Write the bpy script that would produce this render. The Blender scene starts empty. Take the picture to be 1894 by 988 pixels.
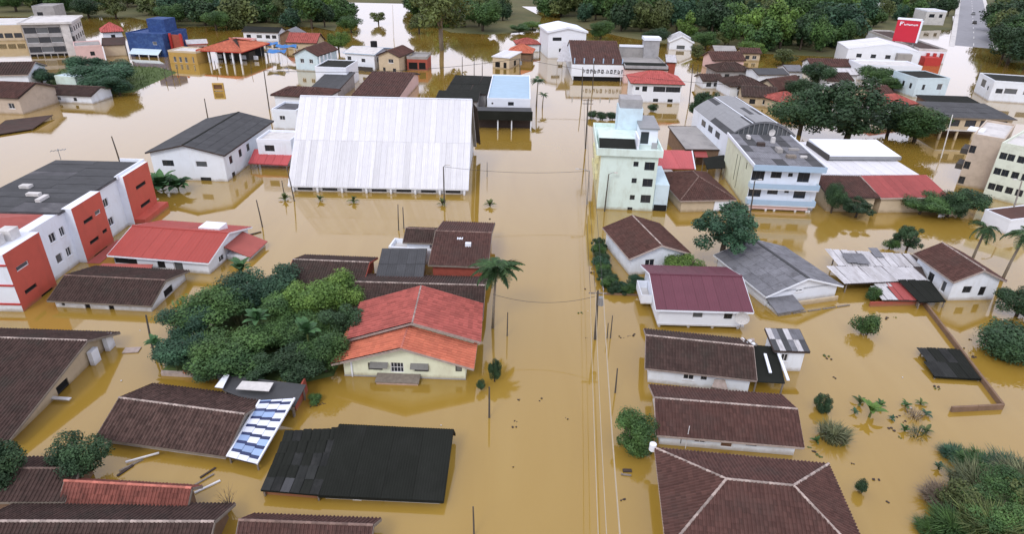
import bpy, bmesh, math, random
from mathutils import Vector, Matrix
random.seed(11)
R = math.radians
scene = bpy.context.scene
col = scene.collection
# ------------------------------------------------------------------ camera
F, CX, CY = 1200.0, 947.0, 494.0          # focal length and centre in photograph pixels (1894 x 988)
PITCH, ROLL, H = R(27.5), R(1.3), 38.0
cp, sp, cr, sr = math.cos(PITCH), math.sin(PITCH), math.cos(ROLL), math.sin(ROLL)
FW = Vector((0, cp, -sp)); UP0 = Vector((0, sp, cp)); RT0 = Vector((1, 0, 0))
RT = RT0*cr + UP0*sr; UP = -RT0*sr + UP0*cr
cam_d = bpy.data.cameras.new('camera'); cam = bpy.data.objects.new('camera', cam_d); col.objects.link(cam)
cam_d.sensor_width = 36; cam_d.lens = 36*F/1894; cam_d.clip_start = .5; cam_d.clip_end = 9000
cam.matrix_world = Matrix(((RT.x, UP.x, -FW.x, 0), (RT.y, UP.y, -FW.y, 0), (RT.z, UP.z, -FW.z, H), (0, 0, 0, 1)))
scene.camera = cam
# ------------------------------------------------------------------ sky, sun, exposure
world = bpy.data.worlds.new('World'); scene.world = world; world.use_nodes = True
wn, wl = world.node_tree.nodes, world.node_tree.links
wn.clear()
sky = wn.new('ShaderNodeTexSky'); sky.sky_type = 'NISHITA'; sky.sun_disc = False
sky.sun_elevation = R(44); sky.sun_rotation = R(205); sky.air_density = 1.0; sky.dust_density = 4.0
hs = wn.new('ShaderNodeHueSaturation'); hs.inputs['Saturation'].default_value = .30
wl.new(sky.outputs[0], hs.inputs['Color'])
tcw = wn.new('ShaderNodeTexCoord'); nzw = wn.new('ShaderNodeTexNoise')
nzw.inputs['Scale'].default_value = 2.2; nzw.inputs['Detail'].default_value = 4
wl.new(tcw.outputs['Generated'], nzw.inputs['Vector'])
rmp = wn.new('ShaderNodeValToRGB'); rmp.color_ramp.elements[0].position = .3; rmp.color_ramp.elements[1].position = .75
rmp.color_ramp.elements[0].color = (12.0, 11.9, 13.9, 1); rmp.color_ramp.elements[1].color = (13.2, 13.0, 14.9, 1)
wl.new(nzw.outputs['Fac'], rmp.inputs['Fac'])
mxw = wn.new('ShaderNodeMix'); mxw.data_type = 'RGBA'; mxw.inputs[0].default_value = .85
wl.new(hs.outputs[0], mxw.inputs[6]); wl.new(rmp.outputs[0], mxw.inputs[7])
bg = wn.new('ShaderNodeBackground'); bg.inputs['Strength'].default_value = .10
wl.new(mxw.outputs[2], bg.inputs['Color'])
wo = wn.new('ShaderNodeOutputWorld'); wl.new(bg.outputs[0], wo.inputs['Surface'])
sd = bpy.data.lights.new('sun', 'SUN'); sd.energy = 1.1; sd.angle = R(14); sd.color = (1, .95, .88)
sun = bpy.data.objects.new('sun', sd); col.objects.link(sun)
_az, _el = R(205), R(44)
sun.rotation_euler = (-Vector((math.sin(_az)*math.cos(_el), math.cos(_az)*math.cos(_el), math.sin(_el)))).to_track_quat('-Z', 'Y').to_euler()
vs = scene.view_settings
vs.view_transform = 'Standard'; vs.look = 'None'; vs.exposure = 0.02; vs.gamma = 1.0; vs.use_curve_mapping = False

# ------------------------------------------------------------------ helpers
def W(px, py, z=0.0):
    u, v = (px-CX)/F, (py-CY)/F
    d = FW + RT*u - UP*v
    t = (z-H)/d.z
    return Vector((d.x*t, d.y*t, z))
def PXL(p):
    q = Vector(p)-Vector((0, 0, H)); zc = q.dot(FW)
    return (CX+F*q.dot(RT)/zc, CY-F*q.dot(UP)/zc)
def zat(base, py):
    lo, hi = -5.0, 37.0
    for _ in range(40):
        m = (lo+hi)/2
        if PXL((base.x, base.y, m))[1] > py: lo = m
        else: hi = m
    return lo
MATS = {}
def srgb(r, g, b):
    f = lambda c: (c/12.92 if c <= .04045 else ((c+.055)/1.055)**2.4)
    return (f(r/255), f(g/255), f(b/255))
def M(key, c=None, rough=.75, var=.18, scale=1.5, tv=0, rnd=0, stain=None, samt=.5, sscale=.6, stretch=None, bump=.0, metal=0, tide=0, spec=.3, slo=.48, shi=.68):
    if key in MATS: return MATS[key]
    m = bpy.data.materials.new(key); m.use_nodes = True
    n, l = m.node_tree.nodes, m.node_tree.links
    bs = n['Principled BSDF']; bs.inputs['Roughness'].default_value = rough; bs.inputs['Metallic'].default_value = metal
    bs.inputs['Specular IOR Level'].default_value = spec
    tc = n.new('ShaderNodeTexCoord'); oi = n.new('ShaderNodeObjectInfo')
    ad = n.new('ShaderNodeVectorMath'); ad.operation = 'MULTIPLY_ADD'
    cv = n.new('ShaderNodeCombineXYZ')
    for i in range(3): l.new(oi.outputs['Random'], cv.inputs[i])
    ad.inputs[1].default_value = (37, 23, 51); l.new(cv.outputs[0], ad.inputs[0]); l.new(tc.outputs['Object'], ad.inputs[2])
    nz = n.new('ShaderNodeTexNoise'); nz.inputs['Scale'].default_value = scale; nz.inputs['Detail'].default_value = 5; nz.inputs['Roughness'].default_value = .65
    l.new(ad.outputs[0], nz.inputs['Vector'])
    mr = n.new('ShaderNodeMapRange'); mr.inputs[1].default_value = .25; mr.inputs[2].default_value = .75
    mr.inputs[3].default_value = 1-var; mr.inputs[4].default_value = 1+var
    l.new(nz.outputs['Fac'], mr.inputs[0])
    val = mr.outputs[0]
    def mul(a, src, lo, hi):
        k = n.new('ShaderNodeMapRange'); k.inputs[3].default_value = lo; k.inputs[4].default_value = hi
        l.new(src, k.inputs[0])
        q = n.new('ShaderNodeMath'); q.operation = 'MULTIPLY'; l.new(a, q.inputs[0]); l.new(k.outputs[0], q.inputs[1]); return q.outputs[0]
    if tv:
        at = n.new('ShaderNodeAttribute'); at.attribute_name = 'tv'; val = mul(val, at.outputs['Fac'], 1-tv, 1+tv)
    if rnd: val = mul(val, oi.outputs['Random'], 1-rnd, 1+rnd)
    vm = n.new('ShaderNodeVectorMath'); vm.operation = 'SCALE'; vm.inputs[0].default_value = c
    l.new(val, vm.inputs['Scale']); out = vm.outputs[0]
    if stain:
        mp = n.new('ShaderNodeMapping'); mp.inputs['Scale'].default_value = stretch or (1, 1, 1); l.new(ad.outputs[0], mp.inputs['Vector'])
        n2 = n.new('ShaderNodeTexNoise'); n2.inputs['Scale'].default_value = sscale; n2.inputs['Detail'].default_value = 6; n2.inputs['Roughness'].default_value = .7
        l.new(mp.outputs[0], n2.inputs['Vector'])
        k = n.new('ShaderNodeMapRange'); k.inputs[1].default_value = slo; k.inputs[2].default_value = shi; k.inputs[4].default_value = samt
        l.new(n2.outputs['Fac'], k.inputs[0])
        mx = n.new('ShaderNodeMix'); mx.data_type = 'RGBA'; l.new(k.outputs[0], mx.inputs[0]); l.new(out, mx.inputs[6]); mx.inputs[7].default_value = (*stain, 1)
        out = mx.outputs[2]
    if tide:   # muddy damp band left on the wall just above the water
        sx = n.new('ShaderNodeSeparateXYZ'); l.new(tc.outputs['Object'], sx.inputs[0])
        q = n.new('ShaderNodeMath'); q.operation = 'MULTIPLY_ADD'; q.inputs[1].default_value = .7; l.new(nz.outputs['Fac'], q.inputs[0]); l.new(sx.outputs[2], q.inputs[2])
        k = n.new('ShaderNodeMapRange'); k.inputs[1].default_value = .85; k.inputs[2].default_value = .42; k.inputs[3].default_value = 0; k.inputs[4].default_value = tide; l.new(q.outputs[0], k.inputs[0])
        mx = n.new('ShaderNodeMix'); mx.data_type = 'RGBA'; l.new(k.outputs[0], mx.inputs[0]); l.new(out, mx.inputs[6]); mx.inputs[7].default_value = (.27, .19, .085, 1)
        out = mx.outputs[2]
    l.new(out, bs.inputs['Base Color'])
    if bump:
        b = n.new('ShaderNodeBump'); b.inputs['Strength'].default_value = bump; b.inputs['Distance'].default_value = .05
        l.new(nz.outputs['Fac'], b.inputs['Height']); l.new(b.outputs[0], bs.inputs['Normal'])
    MATS[key] = m
    return m
GRIME = (.16, .14, .11)
M('white', (.76, .82, .90), .7, .04, .8, stain=(.50, .49, .47), samt=.40, sscale=.7, stretch=(1, 1, .35), slo=.52, shi=.75, tide=.6)
M('white_clean', (.78, .83, .91), .6, .04, 1, tide=.35)
M('cream', (.76, .80, .62), .7, .05, 1, stain=(.45, .42, .3), samt=.35, stretch=(1, 1, .4), tide=.6)
M('mint', (.66, .80, .76), .7, .05, .7, stain=(.40, .44, .36), samt=.45, stretch=(1, 1, .35), tide=.6)
M('pale_yellow', (.72, .70, .44), .7, .06, 1, tide=.6)
M('blue_trim', (.36, .50, .66), .6, .06, 1)
M('pale_blue', (.58, .72, .80), .7, .05, 1, stain=(.4, .45, .47), samt=.35, tide=.6)
M('orange_paint', (.52, .105, .075), .65, .06, .8, stain=(.30, .08, .06), samt=.3, stretch=(1, 1, .4), tide=.6)
M('beige', (.52, .44, .36), .75, .06, .8, stain=(.3, .25, .2), samt=.4, tide=.6)
M('pale_green', (.66, .72, .62), .75, .05, .8, stain=(.4, .42, .34), samt=.4, tide=.6)
M('tan', (.55, .46, .33), .75, .1, .8, tide=.6)
M('pink_paint', (.70, .50, .48), .75, .08, .8, tide=.6)
M('yellow_wall', (.46, .30, .09), .75, .12, .6)
M('grey_wall', (.36, .36, .37), .8, .1, .8, stain=(.18, .18, .18), samt=.5)
M('concrete', (.34, .33, .32), .85, .15, 1, stain=(.14, .14, .14), samt=.6, sscale=.5)
M('light_concrete', (.62, .61, .60), .85, .1, 1, stain=(.3, .3, .3), samt=.5, sscale=.4)
M('brick_red', (.34, .085, .06), .85, .15, 1.5, tide=.6)
M('brown_wall', (.20, .13, .085), .85, .2, 1)
M('tile_brown', (.096, .048, .040), .85, .2, .7, tv=.20, stain=(.060, .042, .036), samt=.6, sscale=.35)
M('tile_dark', (.066, .041, .035), .9, .2, .7, tv=.20, stain=(.048, .044, .036), samt=.7, sscale=.4)
M('tile_red', (.38, .105, .088), .8, .15, .8, tv=.18, stain=(.22, .065, .055), samt=.55, sscale=.4)
M('tile_orange', (.52, .165, .098), .8, .12, .8, tv=.14, stain=(.30, .08, .055), samt=.5, sscale=.4)
M('tile_redbrown', (.21, .072, .055), .85, .2, .8, tv=.25, stain=(.10, .05, .042), samt=.6, sscale=.5)
M('tile_pinkred', (.44, .11, .10), .8, .1, .8, tv=.12)
M('tile_worn', (.082, .050, .042), .9, .25, .8, tv=.30, stain=(.24, .20, .17), samt=.5, sscale=5.5, slo=.60, shi=.66)
M('ridge_white', (.35, .29, .26), .8, .25, 3, rnd=.35)
M('ridge_dark', (.19, .13, .11), .85, .2, 3, rnd=.25)
M('ridge_red', (.46, .16, .12), .85, .2, 3, rnd=.25)
M('wood_dark', (.06, .045, .04), .85, .2, 2)
M('wood_grey', (.22, .19, .16), .9, .25, 3)
M('sheet_white', (.68, .69, .73), .55, .05, 1.0, rnd=.06, stain=(.36, .36, .38), samt=.55, sscale=1.0, stretch=(7, .10, 1), slo=.50, shi=.80)
M('sheet_grey', (.175, .18, .20), .65, .15, 1.2, rnd=.14, stain=(.07, .07, .075), samt=.6, sscale=.9)
M('sheet_dark', (.062, .065, .070), .7, .2, 1.2, rnd=.12, stain=(.03, .032, .033), samt=.6)
M('sheet_black', (.016, .018, .015), .8, .15, .5, rnd=.04, stain=(.025, .027, .024), samt=.5, sscale=.3, spec=.12)
M('sheet_char', (.027, .029, .028), .8, .2, .8, rnd=.25, stain=(.05, .05, .05), samt=.5, spec=.12)
M('sheet_zinc', (.50, .50, .52), .55, .12, 1.5, rnd=.10, stain=(.24, .22, .21), samt=.6, stretch=(2.5, .5, 1))
M('sheet_red', (.29, .062, .058), .65, .12, 1, rnd=.15)
M('sheet_paintred', (.36, .064, .052), .6, .07, .5, rnd=.03)
M('sheet_brightred', (.48, .09, .095), .55, .07, .5, rnd=.05)
M('sheet_plum', (.130, .042, .060), .55, .08, .6, rnd=.07)
M('sheet_blue', (.36, .52, .66), .5, .08, .6, rnd=.06)
M('poly_white', (.72, .77, .88), .3, .06, 1, rnd=.1)
M('poly_navy', (.035, .050, .13), .4, .06, 1, rnd=.2)
M('poly_blue', (.30, .42, .66), .3, .06, 1, rnd=.15)
M('felt', (.085, .086, .094), .85, .25, .5, stain=(.20, .20, .21), samt=.6, sscale=.35)
M('sheet_white_worn', (.66, .67, .70), .6, .06, 1.0, rnd=.10, stain=(.34, .34, .37), samt=.6, sscale=1.0, stretch=(9, .10, 1), slo=.48, shi=.75)
M('glass', (.025, .03, .038), .12, .2, 1, spec=.5)
M('glass_grey', (.10, .11, .12), .25, .2, 1, spec=.5)
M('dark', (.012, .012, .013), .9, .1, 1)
M('shutter', (.20, .20, .19), .8, .15, 3)
M('door_brown', (.16, .085, .05), .7, .15, 2)
M('frame_white', (.75, .75, .76), .6, .04, 1)
M('frame_dark', (.06, .055, .05), .6, .1, 1)
M('pole_dark', (.085, .075, .065), .85, .2, 3)
M('pole_concrete', (.30, .28, .25), .85, .15, 3)
M('metal_grey', (.28, .29, .30), .5, .1, 1, metal=.3)
M('wire', (.05, .05, .05), .7, .05, 1)
M('cable_pale', (.42, .36, .26), .7, .1, 1)
M('net_blue', (.028, .065, .20), .8, .25, 1.2, stain=(.08, .16, .34), samt=.5, sscale=.8)
M('tarp_blue', (.03, .17, .46), .5, .12, 1.2)
M('sign_red', (.52, .022, .045), .45, .04, .5)
M('red_paint', (.45, .045, .04), .55, .08, 1)
M('asphalt', (.27, .275, .30), .85, .12, .5, bump=.1)
M('road_paint', (.72, .72, .70), .7, .1, 2)
M('paint_dark', (.05, .05, .06), .7, .1, 2)
M('bark', (.085, .068, .052), .95, .3, 4)
M('bark_pale', (.21, .18, .14), .95, .25, 4)
M('twig', (.16, .125, .09), .95, .25, 4)
M('grass', (.075, .115, .035), .9, .3, .6, tv=.35)
M('field', (.11, .105, .045), .95, .3, .05, stain=(.055, .08, .03), samt=.8, sscale=.03)
M('dirt', (.24, .17, .08), .95, .25, .3)
def leafmat(key, c, c2):
    m = M(key, c, .6, .3, .9, tv=.5, rnd=.22, stain=c2, samt=.85, sscale=.8, slo=.42, shi=.62, spec=.25)
    n = m.node_tree.nodes; b = n['Principled BSDF']
    return m
leafmat('leaf_dark', (.042, .084, .036), (.020, .046, .025))
leafmat('leaf_mid', (.070, .138, .038), (.030, .074, .028))
leafmat('leaf_light', (.130, .220, .045), (.065, .140, .034))
leafmat('leaf_blue', (.046, .105, .056), (.022, .058, .036))
leafmat('leaf_olive', (.110, .140, .045), (.055, .078, .030))
leafmat('leaf_reed', (.150, .165, .085), (.075, .100, .05))
leafmat('leaf_palm', (.050, .100, .036), (.028, .066, .026))
leafmat('leaf_banana', (.060, .140, .050), (.032, .085, .035))

class MB:
    def __init__(s): s.v = []; s.f = []; s.t = []
    def quad(s, a, b, c, d, t=.5):
        i = len(s.v); s.v += [tuple(a), tuple(b), tuple(c), tuple(d)]; s.f.append((i, i+1, i+2, i+3)); s.t.append(t)
    def poly(s, pts, t=.5):
        i = len(s.v); s.v += [tuple(p) for p in pts]; s.f.append(tuple(range(i, i+len(pts)))); s.t.append(t)
    def box(s, x0, x1, y0, y1, z0, z1, t=.5):
        i = len(s.v)
        s.v += [(x0, y0, z0), (x1, y0, z0), (x1, y1, z0), (x0, y1, z0), (x0, y0, z1), (x1, y0, z1), (x1, y1, z1), (x0, y1, z1)]
        for f in ((0, 3, 2, 1), (4, 5, 6, 7), (0, 1, 5, 4), (1, 2, 6, 5), (2, 3, 7, 6), (3, 0, 4, 7)):
            s.f.append(tuple(i+k for k in f)); s.t.append(t)
    def bar(s, a, b, w, h, up=Vector((0, 0, 1)), t=.5):
        a, b = Vector(a), Vector(b); d = (b-a).normalized()
        sd = d.cross(up)
        if sd.length < 1e-4: sd = Vector((1, 0, 0))
        sd.normalize(); u2 = sd.cross(d).normalized()
        i = len(s.v)
        for p in (a, b):
            for q in ((-1, -1), (1, -1), (1, 1), (-1, 1)): s.v.append(tuple(p+sd*(q[0]*w/2)+u2*(q[1]*h/2)))
        for f in ((0, 1, 2, 3), (7, 6, 5, 4), (0, 4, 5, 1), (1, 5, 6, 2), (2, 6, 7, 3), (3, 7, 4, 0)):
            s.f.append(tuple(i+k for k in f)); s.t.append(t)
    def tube(s, pts, rads, n=6, t=.5, cap=True):
        pts = [Vector(p) for p in pts]; i0 = len(s.v)
        for k, p in enumerate(pts):
            d = (pts[min(k+1, len(pts)-1)]-pts[max(k-1, 0)]).normalized()
            a = d.cross(Vector((0, 0, 1)))
            if a.length < 1e-3: a = Vector((1, 0, 0))
            a.normalize(); b = d.cross(a)
            for j in range(n):
                q = 2*math.pi*j/n; s.v.append(tuple(p+(a*math.cos(q)+b*math.sin(q))*rads[k]))
        for k in range(len(pts)-1):
            for j in range(n):
                j2 = (j+1) % n
                s.f.append((i0+k*n+j, i0+k*n+j2, i0+(k+1)*n+j2, i0+(k+1)*n+j)); s.t.append(t)
        if cap:
            s.f.append(tuple(i0+j for j in range(n))[::-1]); s.t.append(t)
            s.f.append(tuple(i0+(len(pts)-1)*n+j for j in range(n))); s.t.append(t)
    def prism(s, pts, th, t=.5):
        # slab whose top is the polygon pts, thickness th downwards
        n = len(pts); i = len(s.v)
        s.v += [tuple(p) for p in pts]+[(p[0], p[1], p[2]-th) for p in pts]
        s.f.append(tuple(range(i, i+n))); s.t.append(t)
        s.f.append(tuple(range(i+2*n-1, i+n-1, -1))); s.t.append(t)
        for k in range(n):
            k2 = (k+1) % n; s.f.append((i+k, i+n+k, i+n+k2, i+k2)); s.t.append(t)
    def mesh(s, name, mat=None, smooth=False):
        me = bpy.data.meshes.new(name); me.from_pydata(s.v, [], s.f)
        a = me.attributes.new('tv', 'FLOAT', 'FACE'); a.data.foreach_set('value', s.t)
        if mat: me.materials.append(MATS[mat])
        if smooth: me.polygons.foreach_set('use_smooth', [True]*len(s.f))
        me.update(); return me
    def build(s, name, mat, parent=None, smooth=False, fix=False):
        me = s.mesh(name, mat, smooth)
        if fix:
            bm = bmesh.new(); bm.from_mesh(me); bmesh.ops.remove_doubles(bm, verts=bm.verts, dist=1e-4)
            bmesh.ops.recalc_face_normals(bm, faces=bm.faces); bm.to_mesh(me); bm.free()
        return obj(name, me, parent)
def obj(name, me, parent=None, mw=None):
    o = bpy.data.objects.new(name, me); col.objects.link(o)
    if parent is not None: o.parent = parent
    if mw is not None: o.matrix_local = mw
    return o
LABELS = {}
def tag(o, label, cat, group=None, kind=None):
    if label: o['label'] = label
    if cat: o['category'] = cat
    if group: o['group'] = group
    if kind: o['kind'] = kind
    return o
def thing(name, label, cat, loc=(0, 0, 0), rz=0, group=None):
    o = bpy.data.objects.new(name, None); col.objects.link(o); o.empty_display_size = .5
    o.location = loc; o.rotation_euler = (0, 0, rz)
    return tag(o, label, cat, group)
def structure(o): o['kind'] = 'structure'; return o
CACHE = {}
def window_meshes(w, h, kind):
    key = (round(w, 2), round(h, 2), kind)
    if key in CACHE: return CACHE[key]
    b = MB(); t = .07 if kind != 'bare' else .03
    b.box(-w/2, -w/2+t, -.03, .05, 0, h); b.box(w/2-t, w/2, -.03, .05, 0, h)
    b.box(-w/2+t, w/2-t, -.03, .05, 0, t); b.box(-w/2+t, w/2-t, -.03, .05, h-t, h)
    if kind in ('w', 'wd') :
        n = max(1, int(round(w/.75))-1)
        for i in range(n):
            x = -w/2+w*(i+1)/(n+1); b.box(x-.025, x+.025, -.02, .04, t, h-t)
    if kind == 'grid':
        for i in range(3):
            x = -w/2+w*(i+1)/4; b.box(x-.02, x+.02, -.02, .04, t, h-t)
        b.box(-w/2+t, w/2-t, -.02, .04, h/2-.02, h/2+.02)
    if kind == 'w': b.box(-w/2-.08, w/2+.08, -.18, .03, -.09, -.003)
    fm = {'w': 'frame_white', 'grid': 'frame_white', 'wd': 'frame_dark', 'bare': 'frame_dark', 'open': 'frame_dark', 'door': 'frame_white', 'shut': 'frame_dark', 'grey': 'frame_white'}[kind]
    pm = {'w': 'glass', 'grid': 'glass', 'wd': 'glass', 'bare': 'glass', 'open': 'dark', 'door': 'door_brown', 'shut': 'shutter', 'grey': 'glass_grey'}[kind]  # open: no glass, a dark sheet stands in for the unlit interior
    p = MB(); p.box(-w/2+t*.5, w/2-t*.5, .012, .03, t*.5, h-t*.5)
    CACHE[key] = (b.mesh('window', fm), p.mesh('pane', pm))
    return CACHE[key]
def slope_tiles(b, P0, u, s, L, xl, xr, tw=.30, tl=.42, amp=None):
    amp = amp or tw*.34
    n = u.cross(s).normalized()
    if n.z < 0: n = -n
    rows = max(1, int(round(L/tl)))
    for i in range(rows):
        s0, s1 = L*i/rows, L*(i+1)/rows
        lo = min(xl(s0), xl(s1)); hi = max(xr(s0), xr(s1))
        k0, k1 = int(math.floor(lo/tw)), int(math.ceil(hi/tw))
        for c in range(k0, k1):
            t = random.random() if random.random() > .035 else random.choice((2.0, 2.6, -.8)); lf = random.uniform(-.012, .014)
            prof = ((0, 0), (.12, .7), (.3, 1), (.5, .8), (.62, .1), (1, 0))
            prev = None
            for q, hgt in prof:
                x = (c+q)*tw
                xa = min(max(x, xl(s0)), xr(s0)); xb = min(max(x, xl(s1)), xr(s1))
                pa = P0+u*xa+s*s0+n*(.045+.024+lf+amp*hgt); pb = P0+u*xb+s*s1+n*(.045+amp*hgt); pr = P0+u*xa+s*s0+n*.03
                if prev and (xa-prev[3] > 1e-4 or xb-prev[4] > 1e-4):
                    b.quad(prev[0], pa, pb, prev[1], t); b.quad(prev[2], pr, pa, prev[0], t)
                prev = (pa, pb, pr, xa, xb)
def ridge_caps(parent, p0, p1, mat, r=.105, ln=.42):
    p0, p1 = Vector(p0), Vector(p1); d = p1-p0; L = d.length; n = max(1, int(round(L/ln))); step = L/n
    key = ('cap', mat, round(step, 2), r)
    if key not in CACHE:
        b = MB(); prof = [(math.cos(a), math.sin(a)) for a in [math.pi*k/5 for k in range(6)]]
        for k in range(5):
            (c0, s0), (c1, s1) = prof[k], prof[k+1]
            b.quad((-.02, c0*r*1.1, s0*r*1.1), (-.02, c1*r*1.1, s1*r*1.1), (step, c1*r*.9, s1*r*.9), (step, c0*r*.9, s0*r*.9))
        b.poly([(-.02, c*r*1.1, q*r*1.1) for c, q in prof][::-1])
        CACHE[key] = b.mesh('ridge_tile', mat)
    x = d.normalized(); y = Vector((0, 0, 1)).cross(x).normalized(); z = x.cross(y)
    for i in range(n):
        p = p0+x*(i*step)
        obj('ridge_tile', CACHE[key], parent, Matrix(((x.x, y.x, z.x, p.x), (x.y, y.y, z.y, p.y), (x.z, y.z, z.z, p.z+.06), (0, 0, 0, 1))))
def sheet_mesh(w, l, mat, pitch):
    key = ('sheet', round(w, 2), round(l, 2), mat, pitch)
    if key not in CACHE:
        b = MB(); n = max(2, int(round(w/pitch)))
        prof = []
        for k in range(n):
            for q, hh in ((0, 0), (.25, .7), (.5, 1), (.75, .7)): prof.append(((k+q)/n*w, hh*.035))
        prof.append((w, 0))
        for (x0, h0), (x1, h1) in zip(prof, prof[1:]):
            b.quad((x0, 0, h0), (x1, 0, h1), (x1, l, h1), (x0, l, h0))
            b.quad((x0, 0, h0-.012), (x1, 0, h1-.012), (x1, 0, h1), (x0, 0, h0))
        CACHE[key] = b.mesh('roof_sheet', mat)
    return CACHE[key]
def lay_sheets(parent, P0, u, s, w, L, nc, nr, mats, pitch=.3, skip=0, jit=0, rng=None):
    rng = rng or random
    n = u.cross(s).normalized()
    if n.z < 0: n = -n
    sw, sl = w/nc, L/nr
    for j in range(nr):
        for i in range(nc):
            if skip and rng.random() < skip: continue
            mt = mats if isinstance(mats, str) else rng.choice(mats)
            ext = .12 if j < nr-1 else 0
            me = sheet_mesh(sw-.015, sl+ext, mt, pitch)
            a = rng.uniform(-jit, jit)
            tilt = .03/sl
            s2 = (s-n*tilt).normalized(); n2 = (n+s*tilt).normalized()
            if a: u2 = (u*math.cos(a)+s2*math.sin(a)); s2 = (s2*math.cos(a)-u*math.sin(a))
            else: u2 = u
            p = P0+u*(i*sw+.007)+s*(j*sl)+n*(.075+rng.uniform(0, .02)+abs(a)*.3)
            obj('roof_sheet', me, parent, Matrix(((u2.x, s2.x, n2.x, p.x), (u2.y, s2.y, n2.y, p.y), (u2.z, s2.z, n2.z, p.z), (0, 0, 0, 1))))

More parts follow.
